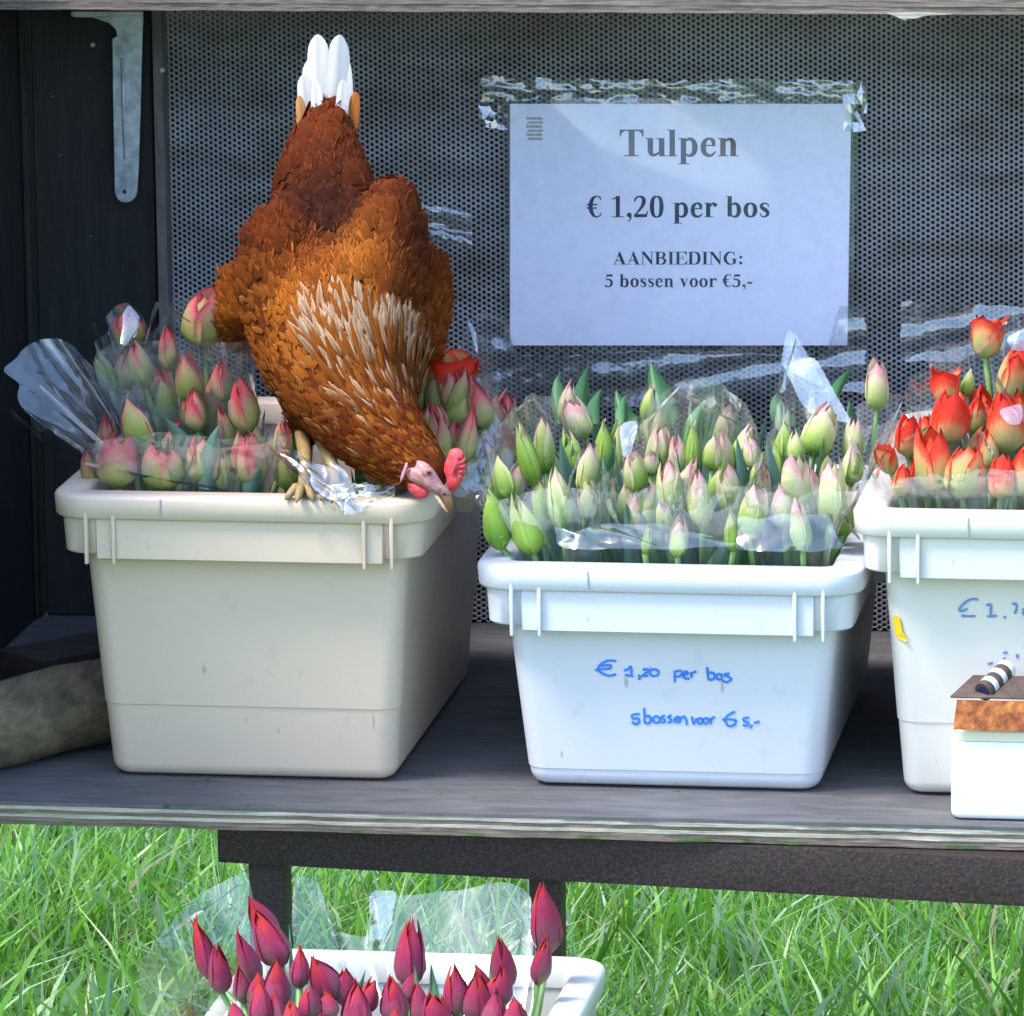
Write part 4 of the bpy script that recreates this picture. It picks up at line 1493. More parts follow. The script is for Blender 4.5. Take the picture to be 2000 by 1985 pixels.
for a in ((1380, 865, 150, 230, 10, .15, 'pale', 'loose', 1), (1510, 850, 140, 200, -6, .165, 'pale', 'closed', 1), (1580, 730, 140, 280, 2, .18, 'pale', 'loose', 1), (1600, 930, 120, 240, -2, .145, 'pale', 'closed', 1),
          (1750, 760, 150, 300, 5, .18, 'pale', 'loose', 1), (1370, 590, 100, 150, 0, .26, 'pale', 'loose', 1), (1480, 640, 85, 190, 4, .24, 'green', 'slim', 1), (1580, 560, 90, 160, 0, .26, 'pale', 'slim', 1),
          (1700, 480, 170, 250, 14, .29, 'pale', 'loose', 1), (1420, 690, 120, 170, 5, .24, 'pale', 'closed', 1), (1850, 640, 110, 200, 12, .27, 'pale', 'slim', 1), (1830, 880, 90, 190, 10, .22, 'green', 'slim', 1)):
    tl(b6, c4, *a[:8], F6, a[8])
for a in ((500, 350, 100, 210, 4, .36, 'pale', 'closed', 1), (890, 340, 90, 190, 14, .38, 'pale', 'slim', 1), (545, 430, 150, 200, -16, .33, 'pale', 'loose', 1), (1030, 620, 100, 180, 0, .33, 'pale', 'closed', 1),
          (2020, 240, 0.1, 0.1, 0, .38, 'pale', 'closed', 0)):
    if a[2] > 1:
        tl(b7, c4, *a[:8], F7, a[8])
for bx, by, tx, ty, w in ((1100, 830, 1118, 683, .030), (1130, 800, 1130, 740, .02), (1250, 800, 1232, 688, .026), (1190, 830, 1165, 740, .022), (1175, 800, 1185, 740, .014), (1052, 800, 1047, 706, .016),
                          (1300, 840, 1330, 760, .024), (1480, 800, 1462, 735, .022), (1575, 760, 1615, 690, .016), (1640, 850, 1600, 760, .022)):
    b = PD(bx, by, .36)
    add_leaf(b7, b, PD(tx, ty, .40), w, random.choice((0, 2, 4)))
b8 = thing('tulip_bouquet', 'single pale yellow tulip in film rising between the white and red tubs', 'tulips', (x2 + 0.11, y2 + 0.10, zin2))
c5 = crop(1500, 580, 0.2607)
tl(b8, c5, 822, 650, 190, 380, -3, .33, 'pale', 'loose', ORIGIN[b8.name], 2)
tl(b8, c5, 640, 1080, 170, 330, 6, .30, 'pale', 'closed', ORIGIN[b8.name], 2)
wrapper(b8, [(1600, 850, .31), (1620, 800, .30), (1665, 800, .30), (1700, 790, .33), (1705, 740, .38), (1650, 750, .40), (1600, 780, .38)], ORIGIN[b8.name] + Vector((0, 0, 0.1)), 0.03, M['film'], 0.004, 10)
wrapper(b4, [(905, 960, .145), (905, 880, .19), (955, 780, .25), (1000, 742, .30), (1060, 755, .32), (1110, 850, .27), (1145, 900, .18), (1120, 930, .135), (1040, 915, .122), (945, 945, .126)], F4 + Vector((0, 0, 0.08)), 0.05, M['film'], 0.0035, 11)
wrapper(b5, [(1125, 930, .16), (1170, 800, .26), (1285, 716, .34), (1370, 722, .34), (1430, 800, .30), (1440, 900, .2), (1400, 920, .125), (1290, 900, .12), (1190, 930, .122)], F5 + Vector((0, 0, 0.08)), 0.05, M['film'], 0.0035, 12)
wrapper(b6, [(1400, 930, .13), (1435, 860, .22), (1460, 760, .31), (1490, 622, .37), (1560, 715, .35), (1635, 830, .31), (1645, 900, .22), (1610, 930, .14), (1500, 905, .122)], F6 + Vector((0, 0, 0.08)), 0.05, M['film'], 0.0035, 13)
flap(b6, ((1489, 622, .34), (1500, 630, .34), (1560, 735, .32), (1470, 690, .33)), 3, 4, M['film_stiff'], 0.001, 14)
flap(b6, ((1475, 690, .33), (1535, 670, .33), (1610, 800, .30), (1530, 790, .31)), 4, 5, M['film_stiff'], 0.0016, 15)
flap(b6, ((1390, 975, .128), (1560, 965, .125), (1600, 1035, .116), (1390, 1040, .112)), 9, 4, M['film_soft'], 0.003, 16, 0.006)
flap(b5, ((1040, 1000, .125), (1240, 985, .125), (1400, 1030, .114), (1060, 1036, .112)), 10, 3, M['film_soft'], 0.003, 17, 0.005)
flap(b5, ((1170, 800, .24), (1205, 790, .24), (1190, 860, .21), (1172, 865, .21)), 2, 3, M['film_stiff'], 0.0015, 18)

# ---- red tulips on the right
x3, y3, zin3 = T3['cx'], T3['cy'], T3['zb'] + 0.02
b9 = thing('tulip_bouquet', 'vivid red tulips in clear film at the right edge', 'tulips', (x3 - 0.06, y3 - 0.05, zin3))
b10 = thing('tulip_bouquet', 'taller red tulips with glinting film behind the right front bunch', 'tulips', (x3 - 0.02, y3 + 0.07, zin3))
F9, F10 = ORIGIN[b9.name], ORIGIN[b10.name]
for a in ((890, 1215, 160, 250, -12, .19, 'red', 'open', 1), (1005, 1370, 170, 270, 6, .16, 'red', 'closed', 1), (1055, 1040, 200, 320, 2, .21, 'red', 'loose', 1), (1240, 1230, 280, 480, -3, .17, 'red', 'loose', 1),
          (1365, 890, 290, 400, 4, .225, 'red', 'loose', 1), (1480, 1290, 290, 420, 3, .16, 'red', 'loose', 1), (1755, 1350, 240, 320, 4, .155, 'red', 'loose', 1), (1650, 1150, 160, 280, -4, .2, 'red', 'closed', 1),
          (1200, 980, 150, 220, -6, .24, 'red', 'loose', 1), (1960, 1330, 250, 380, 6, .16, 'red', 'loose', 1), (2200, 1250, 260, 420, 4, .18, 'red', 'loose', 1)):
    tl(b9, c5, *a[:8], F9, a[8])
for a in ((1330, 670, 230, 240, -8, .28, 'red', 'open', 1), (1495, 640, 120, 200, 3, .30, 'green', 'slim', 1), (1780, 920, 280, 470, 0, .25, 'red', 'loose', 1), (1820, 600, 250, 380, 6, .30, 'red', 'loose', 1),
          (1650, 300, 240, 300, 12, .34, 'red', 'open', 1), (1560, 880, 180, 300, 2, .27, 'red', 'closed', 1), (1890, 480, 200, 280, 4, .33, 'red', 'loose', 1), (2080, 820, 260, 420, 5, .27, 'red', 'loose', 1), (2120, 480, 240, 360, 5, .32, 'red', 'loose', 1)):
    tl(b10, c5, *a[:8], F10, a[8])
wrapper(b9, [(1648, 935, .15), (1640, 860, .2), (1690, 780, .26), (1740, 760, .28), (1850, 790, .27), (2000, 800, .27), (2080, 860, .2), (2060, 890, .14), (1950, 885, .125), (1800, 892, .122), (1700, 905, .13)], F9 + Vector((0, 0, 0.10)), 0.05, M['film'], 0.0035, 20)
wrapper(b10, [(1700, 760, .29), (1740, 690, .32), (1800, 650, .35), (1850, 640, .36), (1912, 588, .38), (1950, 650, .38), (2050, 640, .37), (2090, 760, .3), (1950, 760, .27), (1800, 780, .26)], F10 + Vector((0, 0, 0.10)), 0.05, M['film'], 0.0035, 21)
flap(b10, ((1880, 770, .235), (1930, 760, .235), (1925, 805, .225), (1900, 800, .225)), 2, 2, M['film_stiff'], 0.001, 22)
flap(b10, ((1895, 640, .30), (1960, 600, .31), (1990, 650, .30), (1915, 665, .29)), 4, 3, M['film_stiff'], 0.002, 23)

# ---- crimson tulips in the lower tub
x4, y4, zin4 = T4['cx'], T4['cy'], T4['zb'] + 0.02
b11 = thing('tulip_bouquet', 'crimson pointed tulips in film at the left of the lower tub', 'tulips', (x4 - 0.08, y4, zin4))
b12 = thing('tulip_bouquet', 'crimson pointed tulips in film at the right of the lower tub', 'tulips', (x4 + 0.07, y4 - 0.02, zin4))
F11, F12 = ORIGIN[b11.name], ORIGIN[b12.name]
c7 = crop(250, 1650, 0.5176)
for a in ((280, 385, 75, 245, -14, -.20, 1), (345, 465, 75, 205, -4, -.26, 1), (445, 420, 78, 235, -12, -.20, 1), (500, 275, 75, 200, -24, -.15, 1), (525, 350, 105, 235, -26, -.17, 1), (650, 455, 68, 165, -3, -.20, 1),
          (735, 500, 90, 205, -22, -.24, 1), (865, 610, 105, 190, -2, -.33, 1), (1005, 580, 85, 190, -2, -.31, 1), (500, 600, 68, 160, -6, -.33, 1), (410, 650, 68, 120, -8, -.36, 1), (620, 650, 60, 120, -3, -.37, 1),
          (690, 590, 80, 130, 4, -.34, 1), (560, 520, 80, 200, -6, -.28, 1), (760, 600, 56, 100, -18, -.36, 0)):
    tl(b11, c7, *a[:6], 'crimson', 'slim', F11, a[6])
for a in ((1068, 400, 95, 270, 1, -.15, 1), (1240, 550, 80, 195, 0, -.28, 1), (1320, 570, 85, 205, -2, -.30, 1), (1410, 440, 78, 235, -4, -.19, 1), (1412, 530, 60, 150, 2, -.24, 1), (1578, 270, 95, 285, 1, -.13, 1), (1562, 430, 62, 195, 5, -.18, 1),
          (1160, 620, 85, 150, 2, -.34, 1), (1470, 640, 48, 110, 6, -.34, 1), (1010, 660, 60, 100, 0, -.38, 1), (1380, 620, 80, 170, 6, -.33, 1), (1100, 600, 70, 160, -4, -.27, 1)):
    tl(b12, c7, *a[:6], 'crimson', 'slim', F12, a[6])
wrapper(b11, [(255, 1905, -.28), (262, 1840, -.22), (292, 1770, -.16), (375, 1690, -.10), (466, 1640, -.09), (475, 1700, -.09), (480, 1790, -.12), (600, 1850, -.2), (640, 1910, -.34), (450, 1950, -.40), (330, 1950, -.38)], F11 + Vector((0, 0, 0.10)), 0.05, M['film_soft'], 0.002, 30, 6, 3, 0.003)
wrapper(b12, [(545, 1800, -.14), (552, 1645, -.09), (600, 1665, -.09), (640, 1760, -.10), (690, 1770, -.10), (702, 1690, -.09), (755, 1690, -.085), (860, 1682, -.085), (950, 1662, -.085), (1005, 1690, -.09), (1012, 1790, -.12), (1010, 1900, -.3), (900, 1950, -.39), (700, 1950, -.40)],
        F12 + Vector((0, 0, 0.10)), 0.05, M['film_soft'], 0.002, 31, 6, 3, 0.003)
flap(b12, ((700, 1680, -.11), (752, 1684, -.11), (720, 1790, -.12), (688, 1790, -.12)), 3, 5, M['film'], 0.0015, 32)

# blooms and film filling the back right corner of the cream tub
for a in ((1790, 800, 200, 320, 6, .38, 'pink', 'closed', 1), (1890, 900, 190, 320, 10, .40, 'pink', 'loose', 1), (1740, 950, 190, 310, 0, .34, 'pink', 'closed', 1), (1930, 1020, 190, 320, 12, .36, 'pink', 'closed', 1),
          (1830, 1080, 190, 320, 6, .31, 'pink', 'closed', 1), (1950, 820, 170, 280, 14, .44, 'pink', 'closed', 1), (1700, 1120, 170, 300, 4, .26, 'pink', 'closed', 1)):
    tl(b3, ch, *a[:8], F3, a[8])
flap(b3, ((838, 700, .33), (952, 712, .36), (968, 905, .30), (850, 930, .24)), 9, 8, M['film'], 0.005, 50, 0.012)
flap(b3, ((870, 745, .30), (930, 800, .30), (945, 935, .24), (868, 920, .22)), 7, 7, M['film_stiff'], 0.004, 51, 0.010)


def streak_line(bq, x0, y0, Y0, x1, y1, Y1, w, sd):
    """bright streak along a film fold, put in as a whiter, shinier ribbon"""
    dx, dy = x1 - x0, y1 - y0
    L_ = math.hypot(dx, dy)
    ox, oy = -dy / L_ * w, dx / L_ * w
    flap(bq, ((x0, y0, Y0), (x1, y1, Y1), (x1 + ox * 0.4, y1 + oy * 0.4, Y1 + 0.004), (x0 + ox, y0 + oy, Y0 + 0.006)), 9, 1, M['film_streak'], 0.0012, sd, 0.004, 'wrapper_streak')


for k_, a in enumerate(((b1, 160, 872, .150, 430, 925, .140, 7), (b1, 60, 650, .24, 125, 760, .21, 12), (b1, 150, 690, .22, 165, 770, .20, 8), (b1, 20, 770, .24, 150, 880, .17, 8), (b2, 180, 610, .30, 212, 700, .25, 7), (b2, 262, 625, .27, 228, 700, .25, 5),
                        (b2, 300, 570, .33, 275, 650, .28, 6), (b2, 330, 585, .30, 372, 612, .30, 8), (b2, 385, 665, .25, 425, 690, .25, 9), (b1, 425, 800, .19, 430, 900, .15, 6), (b1, 500, 830, .17, 590, 915, .125, 7), (b3, 800, 720, .28, 880, 705, .30, 6),
                        (b4, 960, 775, .24, 1010, 748, .25, 9), (b4, 1010, 750, .24, 1050, 800, .22, 7), (b4, 905, 880, .19, 930, 960, .14, 7), (b4, 1100, 850, .2, 1060, 960, .15, 7), (b5, 1180, 830, .22, 1285, 725, .29, 9), (b5, 1285, 735, .28, 1395, 800, .25, 10),
                        (b5, 1365, 725, .28, 1425, 810, .25, 7), (b5, 1150, 940, .15, 1180, 1010, .125, 9), (b5, 1280, 890, .17, 1270, 1000, .13, 5), (b6, 1470, 740, .28, 1500, 640, .32, 9), (b6, 1600, 800, .26, 1640, 900, .2, 8), (b6, 1440, 850, .2, 1410, 960, .15, 7),
                        (b6, 1590, 960, .14, 1625, 1020, .12, 8), (b9, 1650, 900, .16, 1690, 800, .22, 9), (b9, 1700, 830, .19, 1760, 800, .2, 8), (b10, 1840, 660, .3, 1905, 600, .33, 10), (b10, 1880, 700, .27, 1925, 790, .22, 9), (b9, 1850, 810, .19, 1900, 900, .15, 6),
                        (b11, 300, 1770, -.16, 460, 1660, -.1, 7), (b11, 262, 1850, -.22, 400, 1905, -.3, 7), (b12, 600, 1665, -.1, 640, 1790, -.11, 6), (b12, 712, 1680, -.11, 694, 1785, -.12, 7), (b12, 1000, 1690, -.1, 1012, 1790, -.12, 6))):
    streak_line(*a, 100 + k_)

# further blooms that thicken the bunches
rf_ = random.Random(77)
for bq, cr_, x0_, x1_, y0_, y1_, col_, n_ in ((b4, c4, 150, 640, 560, 860, 'pale', 6), (b5, c4, 740, 1280, 560, 860, 'pale', 9), (b6, c4, 1320, 1830, 540, 860, 'pale', 8), (b7, c4, 560, 1300, 430, 560, 'pale', 5),
                                          (b3, ch, 1330, 1800, 620, 1050, 'pink', 9), (b2, c3, 760, 1500, 480, 900, 'pink', 5), (b1, c3, 620, 1800, 950, 1200, 'pink', 5), (b9, c5, 1050, 2000, 950, 1300, 'red', 5), (b10, c5, 1400, 2000, 620, 900, 'red', 4),
                                          (b11, c7, 380, 950, 500, 640, 'crimson', 7), (b12, c7, 1050, 1500, 520, 640, 'crimson', 6)):
    k_ = {'pale': 1.0, 'pink': 1.55, 'red': 1.75, 'crimson': 0.62}[col_]
    for i_ in range(n_):
        y_ = rf_.uniform(y0_, y1_)
        f_ = (y1_ - y_) / (y1_ - y0_)
        Yd = (0.20 + 0.10 * f_) if col_ != 'crimson' else (-0.34 + 0.14 * f_)
        if bq in (b2, b7, b10):
            Yd += 0.08
        c_ = 'green' if (col_ == 'pale' and rf_.random() < 0.35) else col_
        tl(bq, cr_, x0_ + (x1_ - x0_) * (i_ + rf_.uniform(0.2, 0.8)) / n_, y_, 118 * k_ * rf_.uniform(0.8, 1.1), 225 * k_ * rf_.uniform(0.85, 1.1), rf_.uniform(-16, 16), Yd, c_,
           'slim' if col_ == 'crimson' or c_ == 'green' else rf_.choice(('closed', 'loose', 'slim')), ORIGIN[bq.name], 1)

# leaves that fill the bunches just above the rims
for bq, T_, nlf, hh in ((b1, T1, 12, 0.02), (b2, T1, 14, 0.07), (b3, T1, 12, 0.04), (b4, T2, 26, 0.075), (b5, T2, 30, 0.075), (b6, T2, 26, 0.08), (b7, T2, 18, 0.10), (b9, T3, 9, 0.015), (b10, T3, 9, 0.05), (b11, T4, 8, 0.01), (b12, T4, 8, 0.01)):
    og = ORIGIN[bq.name]
    for k in range(nlf):
        bx = og + Vector((random.uniform(-0.05, 0.05), random.uniform(-0.07, 0.04), 0.06))
        lim = T_['wb'] / 2 - 0.022
        bx.x = max(T_['cx'] - lim, min(T_['cx'] + lim, bx.x))
        bx.y = max(T_['cy'] - T_['db'] / 2 + 0.02, bx.y)
        tp = Vector((bx.x * 1.0 + random.uniform(-0.04, 0.04), bx.y + random.uniform(-0.04, 0.02), T_['zrim'] + random.uniform(-0.02, 1.0) * hh + 0.012))
        tp.x = max(T_['cx'] - T_['wtop'] / 2 + 0.022, min(T_['cx'] + T_['wtop'] / 2 - 0.022, tp.x))
        tp.y = max(T_['cy'] - T_['dtop'] / 2 + 0.012, tp.y)
        add_leaf(bq, bx, tp, random.uniform(0.014, 0.030))

# ------------------------------------------------------------------ the hen
SD = U * DS
hen = thing('hen', 'rust brown hen with white tail bending head down over the cream tub', 'hen', PD(610, 915, 0.14))
SPINE = [(812, 893, .118, 40), (797, 880, .122, 50), (772, 862, .13, 62), (735, 832, .142, 80), (700, 795, .155, 97), (672, 748, .172, 118), (658, 695, .195, 150), (645, 620, .235, 172), (632, 540, .283, 168),
         (622, 460, .318, 132), (614, 385, .35, 110), (611, 325, .374, 88), (614, 272, .396, 64), (617, 222, .414, 36)]
EXTRA = [(556, 420, .290, 62), (530, 478, .252, 80), (524, 545, .236, 82), (535, 620, .228, 74), (560, 690, .215, 74),
         (740, 405, .285, 60), (730, 465, .248, 80), (722, 540, .228, 84), (715, 620, .215, 78),
         (462, 560, .325, 50), (468, 612, .318, 48), (790, 530, .31, 58), (797, 600, .305, 54), (780, 650, .29, 52),
         (600, 760, .215, 70), (590, 790, .225, 50), (640, 640, .33, 130), (630, 560, .36, 120), (690, 760, .2, 60)]
WING = set(range(0, 4)) | set(range(5, 9))


def ball_mesh(bm, c, r, sc=(1, 1, 1)):
    m = Matrix.Translation(c) @ Matrix.Diagonal((r * sc[0], r * sc[1], r * sc[2], 1))
    bmesh.ops.create_icosphere(bm, subdivisions=2, radius=1.0, matrix=m)


bm = bmesh.new()
sp = [(PD(x, y, Y), r * SD) for x, y, Y, r in SPINE]
for i in range(len(sp) - 1):
    for k in range(3):
        s = k / 3
        ball_mesh(bm, sp[i][0].lerp(sp[i + 1][0], s), sp[i][1] * (1 - s) + sp[i + 1][1] * s, (1, 0.86, 1))
ball_mesh(bm, sp[-1][0], sp[-1][1])
CHAINS = [(0, 1, 2, 3, 4), (5, 6, 7, 8), (9, 10), (11, 12, 13), (14, 15), (16, 17), (18,)]
for chn in CHAINS:
    for q in range(len(chn)):
        A = EXTRA[chn[q]]
        B = EXTRA[chn[min(q + 1, len(chn) - 1)]]
        for k in range(4 if q < len(chn) - 1 else 1):
            f = k / 4
            x, y, Y, r = [A[i] * (1 - f) + B[i] * f for i in range(4)]
            ball_mesh(bm, PD(x, y, Y), r * SD)
tmp = bpy.data.meshes.new('tmp')
bm.to_mesh(tmp)
bm.free()
to = bpy.data.objects.new('tmp', tmp)
C.objects.link(to)
md = to.modifiers.new('r', 'REMESH')
md.mode = 'VOXEL'
md.voxel_size = 0.0045
ms = to.modifiers.new('s', 'SMOOTH')
ms.iterations = 12
ms.factor = 0.5
dg = bpy.context.evaluated_depsgraph_get()
dg.update()
bodyme = bpy.data.meshes.new_from_object(to.evaluated_get(dg))
bpy.data.objects.remove(to)
bodyme.name = 'body'
bodyme.shade_smooth()
ho = ORIGIN[hen.name]
nv_ = len(bodyme.vertices)
co = np.zeros(nv_ * 3, dtype=np.float32)
bodyme.vertices.foreach_get('co', co)
co = co.reshape(-1, 3)
np_ = len(bodyme.polygons)
fc = np.zeros(np_ * 3, dtype=np.float32)
bodyme.polygons.foreach_get('center', fc)
fc = fc.reshape(-1, 3)
fn = np.zeros(np_ * 3, dtype=np.float32)
bodyme.polygons.foreach_get('normal', fn)
fn = fn.reshape(-1, 3)
fa = np.zeros(np_, dtype=np.float32)
bodyme.polygons.foreach_get('area', fa)
bodyme.vertices.foreach_set('co', (co - np.array(ho, dtype=np.float32)).ravel())
bodyme.materials.clear()
M['down'] = plain('rust_brown_down', (0.12, 0.030, 0.008), 0.95, spec=0.03, var=0.4, scale=200, bump=0.6)
bodyme.materials.append(M['down'])
bo = bpy.data.objects.new('body', bodyme)
finish(bo, hen)
M['quill'] = attr_mat('hen_tail_quills', 0.7, 0.08, 0.15, 0.10, 500)
M['feather'] = attr_mat('hen_feathers', 0.85, 0.05, 0.05, 0.45, 650)

spn = np.array([list(p) for p, r in sp])
# tangent from head to tail along the spine
tan = np.zeros_like(spn)
tan[1:-1] = spn[2:] - spn[:-2]
tan[0] = spn[1] - spn[0]
tan[-1] = spn[-1] - spn[-2]
tan /= np.linalg.norm(tan, axis=1)[:, None]


def spine_param(p):
    best = (1e9, 0, 0)
    for i in range(len(spn) - 1):
        a, b = spn[i], spn[i + 1]
        d = b - a
        s = max(0, min(1, np.dot(p - a, d) / np.dot(d, d)))
        q = a + d * s
        e = np.linalg.norm(p - q)
        if e < best[0]:
            best = (e, i + s, i)
    t = best[1]
    i = min(int(t), len(spn) - 2)
    f = t - i
    tg = tan[i] * (1 - f) + tan[i + 1] * f
    return t, tg / np.linalg.norm(tg)


def to_px(p):
    v = Vector(p) - CAM
    z = v.dot(FWD)
    return (1000 + FPX * v.dot(RIGHT) / z) / DS, (992.5 - FPX * v.dot(UP) / z) / DS


def feather(F, root, d, n, L, W, c0, c1, cedge, shape='round', lift=0.12, bend=0.25):
    """append one feather: 5 columns by 6 rows, rounded or pointed"""
    s = np.cross(d, n)
    b = len(F['v'])
    if shape == 'round':
        vr = (0.0, 0.3, 0.55, 0.76, 0.92, 1.0)
        wr = (0.50, 0.90, 1.0, 0.90, 0.58, 0.08)
        us = (-1, -0.55, 0, 0.55, 1)
    else:
        vr = (0.0, 0.25, 0.5, 0.72, 0.88, 1.0)
        wr = (0.55, 0.85, 1.0, 0.82, 0.48, 0.04)
        us = (-1, 0, 1)
    nc = len(us)
    for v, wv in zip(vr, wr):
        w = W * wv
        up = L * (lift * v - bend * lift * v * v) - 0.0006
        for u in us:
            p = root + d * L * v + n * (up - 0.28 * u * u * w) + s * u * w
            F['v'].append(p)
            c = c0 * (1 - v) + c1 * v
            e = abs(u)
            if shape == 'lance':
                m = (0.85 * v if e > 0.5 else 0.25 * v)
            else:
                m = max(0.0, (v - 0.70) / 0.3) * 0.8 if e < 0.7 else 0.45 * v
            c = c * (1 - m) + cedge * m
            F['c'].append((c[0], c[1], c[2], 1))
    for j in range(5):
        for i in range(nc - 1):
            a = b + j * nc + i
            F['f'].append((a, a + 1, a + nc + 1, a + nc))


def new_f():
    return {'v': [], 'f': [], 'c': []}


FB, FN, FW = new_f(), new_f(), new_f()


def tone(x, y):
    """feather colour by position: darker rump, shoulders and dip between wings, orange wing centres"""
    g = lambda cx, cy, sx, sy: math.exp(-((x - cx) / sx) ** 2 - ((y - cy) / sy) ** 2)
    o = min(1.0, 0.95 * g(675, 510, 62, 95) + 0.75 * g(530, 580, 60, 70) + 0.9 * g(560, 690, 90, 80) + 0.5 * g(600, 620, 80, 60) + 0.4 * g(800, 640, 60, 70) + 0.5 * g(440, 600, 40, 60))
    k = min(1.0, 0.9 * g(625, 425, 60, 55) + 0.7 * g(775, 480, 38, 110) + 0.45 * g(600, 390, 120, 60) + 0.55 * g(470, 470, 36, 90) + 0.4 * g(612, 310, 120, 80))
    c = RUST * (1 - o) + ORG * o
    return c * (1 - k) + DARK * k

RUST, DARK, ORG, CREAM = np.array([0.125, 0.024, 0.005]), np.array([0.036, 0.009, 0.004]), np.array([0.30, 0.085, 0.011]), np.array([0.70, 0.54, 0.36])
LIGHT = np.array([0.42, 0.20, 0.07])
wingp = np.array([list(PD(*EXTRA[i][:3])) for i in WING])
prob = fa / fa.sum()
toCam = np.array([-FWD.x, -FWD.y, -FWD.z])
for k in rng.choice(np_, 19000, p=prob):
    p, n = fc[k].astype(float), fn[k].astype(float)
    t, tg = spine_param(p)
    if t < 1.5 or t > 12.5:
        continue
    vis = np.dot(n, toCam)
    rv = rng.random()
    if vis < -0.25 and rv < 0.6:
        continue
    rv = rng.random()
    d = tg - n * np.dot(tg, n)
    ln = np.linalg.norm(d)
    if ln < 0.15:
        continue
    d /= ln
    p = p + rng.normal(0, 0.0012, 3)
    d = d + np.cross(n, d) * rng.normal(0, 0.14)
    d /= np.linalg.norm(d)
    dw = np.min(np.linalg.norm(wingp - p, axis=1))
    dpx, dpy = to_px(p)
    breast = (dpx - 540) * (860 - 600) - (dpy - 600) * (720 - 540) < 0 and t > 2.9
    if t < 6.1 and not breast:
        # hackle: long pointed feathers, some with cream margins
        if t < 2.5:
            L, W, ce = rng.uniform(0.007, 0.011), 0.0019, RUST * 1.5
        else:
            L = np.interp(t, [2.5, 4, 6.1], [0.012, 0.024, 0.036]) * rng.uniform(0.8, 1.2)
            W = L * rng.uniform(0.055, 0.085)
            ce = CREAM * rng.uniform(0.7, 1.1) if rv < np.interp(t, [2.5, 3.2, 5.5], [0.1, 0.42, 0.5]) else ORG * rng.uniform(0.6, 1.0)
        feather(FN, p, d, n, L, W, RUST * rng.uniform(0.6, 1.1), ORG * rng.uniform(0.55, 1.1), ce, 'lance', 0.035 + 0.04 * rng.random())
    elif breast and t < 7.2:
        # loose soft breast plumage
        L = rng.uniform(0.009, 0.015)
        c = tone(dpx, dpy) * rng.uniform(0.8, 1.2)
        d = d + np.cross(n, d) * rng.normal(0, 0.3)
        d /= np.linalg.norm(d)
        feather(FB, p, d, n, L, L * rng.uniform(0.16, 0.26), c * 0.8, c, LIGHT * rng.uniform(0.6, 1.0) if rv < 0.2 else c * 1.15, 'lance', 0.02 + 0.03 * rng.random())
    else:
        on_wing = dw < 0.040 and vis > 0.0
        L = rng.uniform(0.012, 0.019) if on_wing else np.interp(t, [6.1, 8, 9.5, 12], [0.014, 0.015, 0.020, 0.023]) * rng.uniform(0.85, 1.15)
        c = tone(dpx, dpy) * rng.uniform(0.86, 1.14)
        e = LIGHT * rng.uniform(0.5, 0.9) if rv > 0.988 else c * 1.25
        L *= 1.35
        tgt = FW if on_wing else FB
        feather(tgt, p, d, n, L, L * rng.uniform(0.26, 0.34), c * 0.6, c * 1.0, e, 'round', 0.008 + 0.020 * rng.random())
        if vis > -0.1:
            # loose barbs and down breaking up the feather edges
            for _ in range(2):
                q = p + d * L * rng.uniform(0.1, 0.9) + np.cross(n, d) * L * rng.uniform(-0.3, 0.3)
                d2 = d + np.cross(n, d) * rng.normal(0, 0.35)
                d2 /= np.linalg.norm(d2)
                l2 = rng.uniform(0.005, 0.011)
                c2 = c * rng.uniform(0.7, 1.7)
                feather(tgt, q + n * 0.0006, d2, n, l2, l2 * rng.uniform(0.06, 0.12), c2, c2, c2 * 1.3, 'lance', 0.02 + 0.06 * rng.random())


# short dense plumage of head and upper neck
hd0 = spn[:4]
near = np.where(np.min(np.linalg.norm(fc[:, None, :] - hd0[None], axis=2), axis=1) < 0.036)[0]
for k in rng.choice(near, 2600):
    p, n = fc[k].astype(float), fn[k].astype(float)
    t, tg = spine_param(p)
    if t < 0.25 or t > 3.4:
        continue
    d = tg - n * np.dot(tg, n)
    if np.linalg.norm(d) < 0.15:
        continue
    d = d / np.linalg.norm(d) + np.cross(n, d) * rng.normal(0, 0.2)
    d /= np.linalg.norm(d)
    p = p + rng.normal(0, 0.0012, 3)
    L = rng.uniform(0.006, 0.011) * (0.7 + 0.15 * t)
    c = RUST * rng.uniform(0.8, 1.5) if rng.random() < 0.6 else ORG * rng.uniform(0.7, 1.0)
    feather(FN, p, d, n, L, L * rng.uniform(0.13, 0.2), c * 0.7, c, c * (1.9 if rng.random() < 0.15 else 1.2), 'lance', 0.05 + 0.05 * rng.random())


def feather_obj(name, F, parent=None, kind='stuff'):
    mb = MB()
    mb.v = [Vector(p) for p in F['v']]
    mb.f = F['f']
    mb.col = F['c']
    o = obj(name, mb, M['quill' if name == 'tail_feather' else 'feather'], parent or hen, True)
    if kind:
        o['kind'] = kind
    return o


feather_obj('body_feathers', FB)
feather_obj('neck_feathers', FN)
feather_obj('wing_feathers', FW)

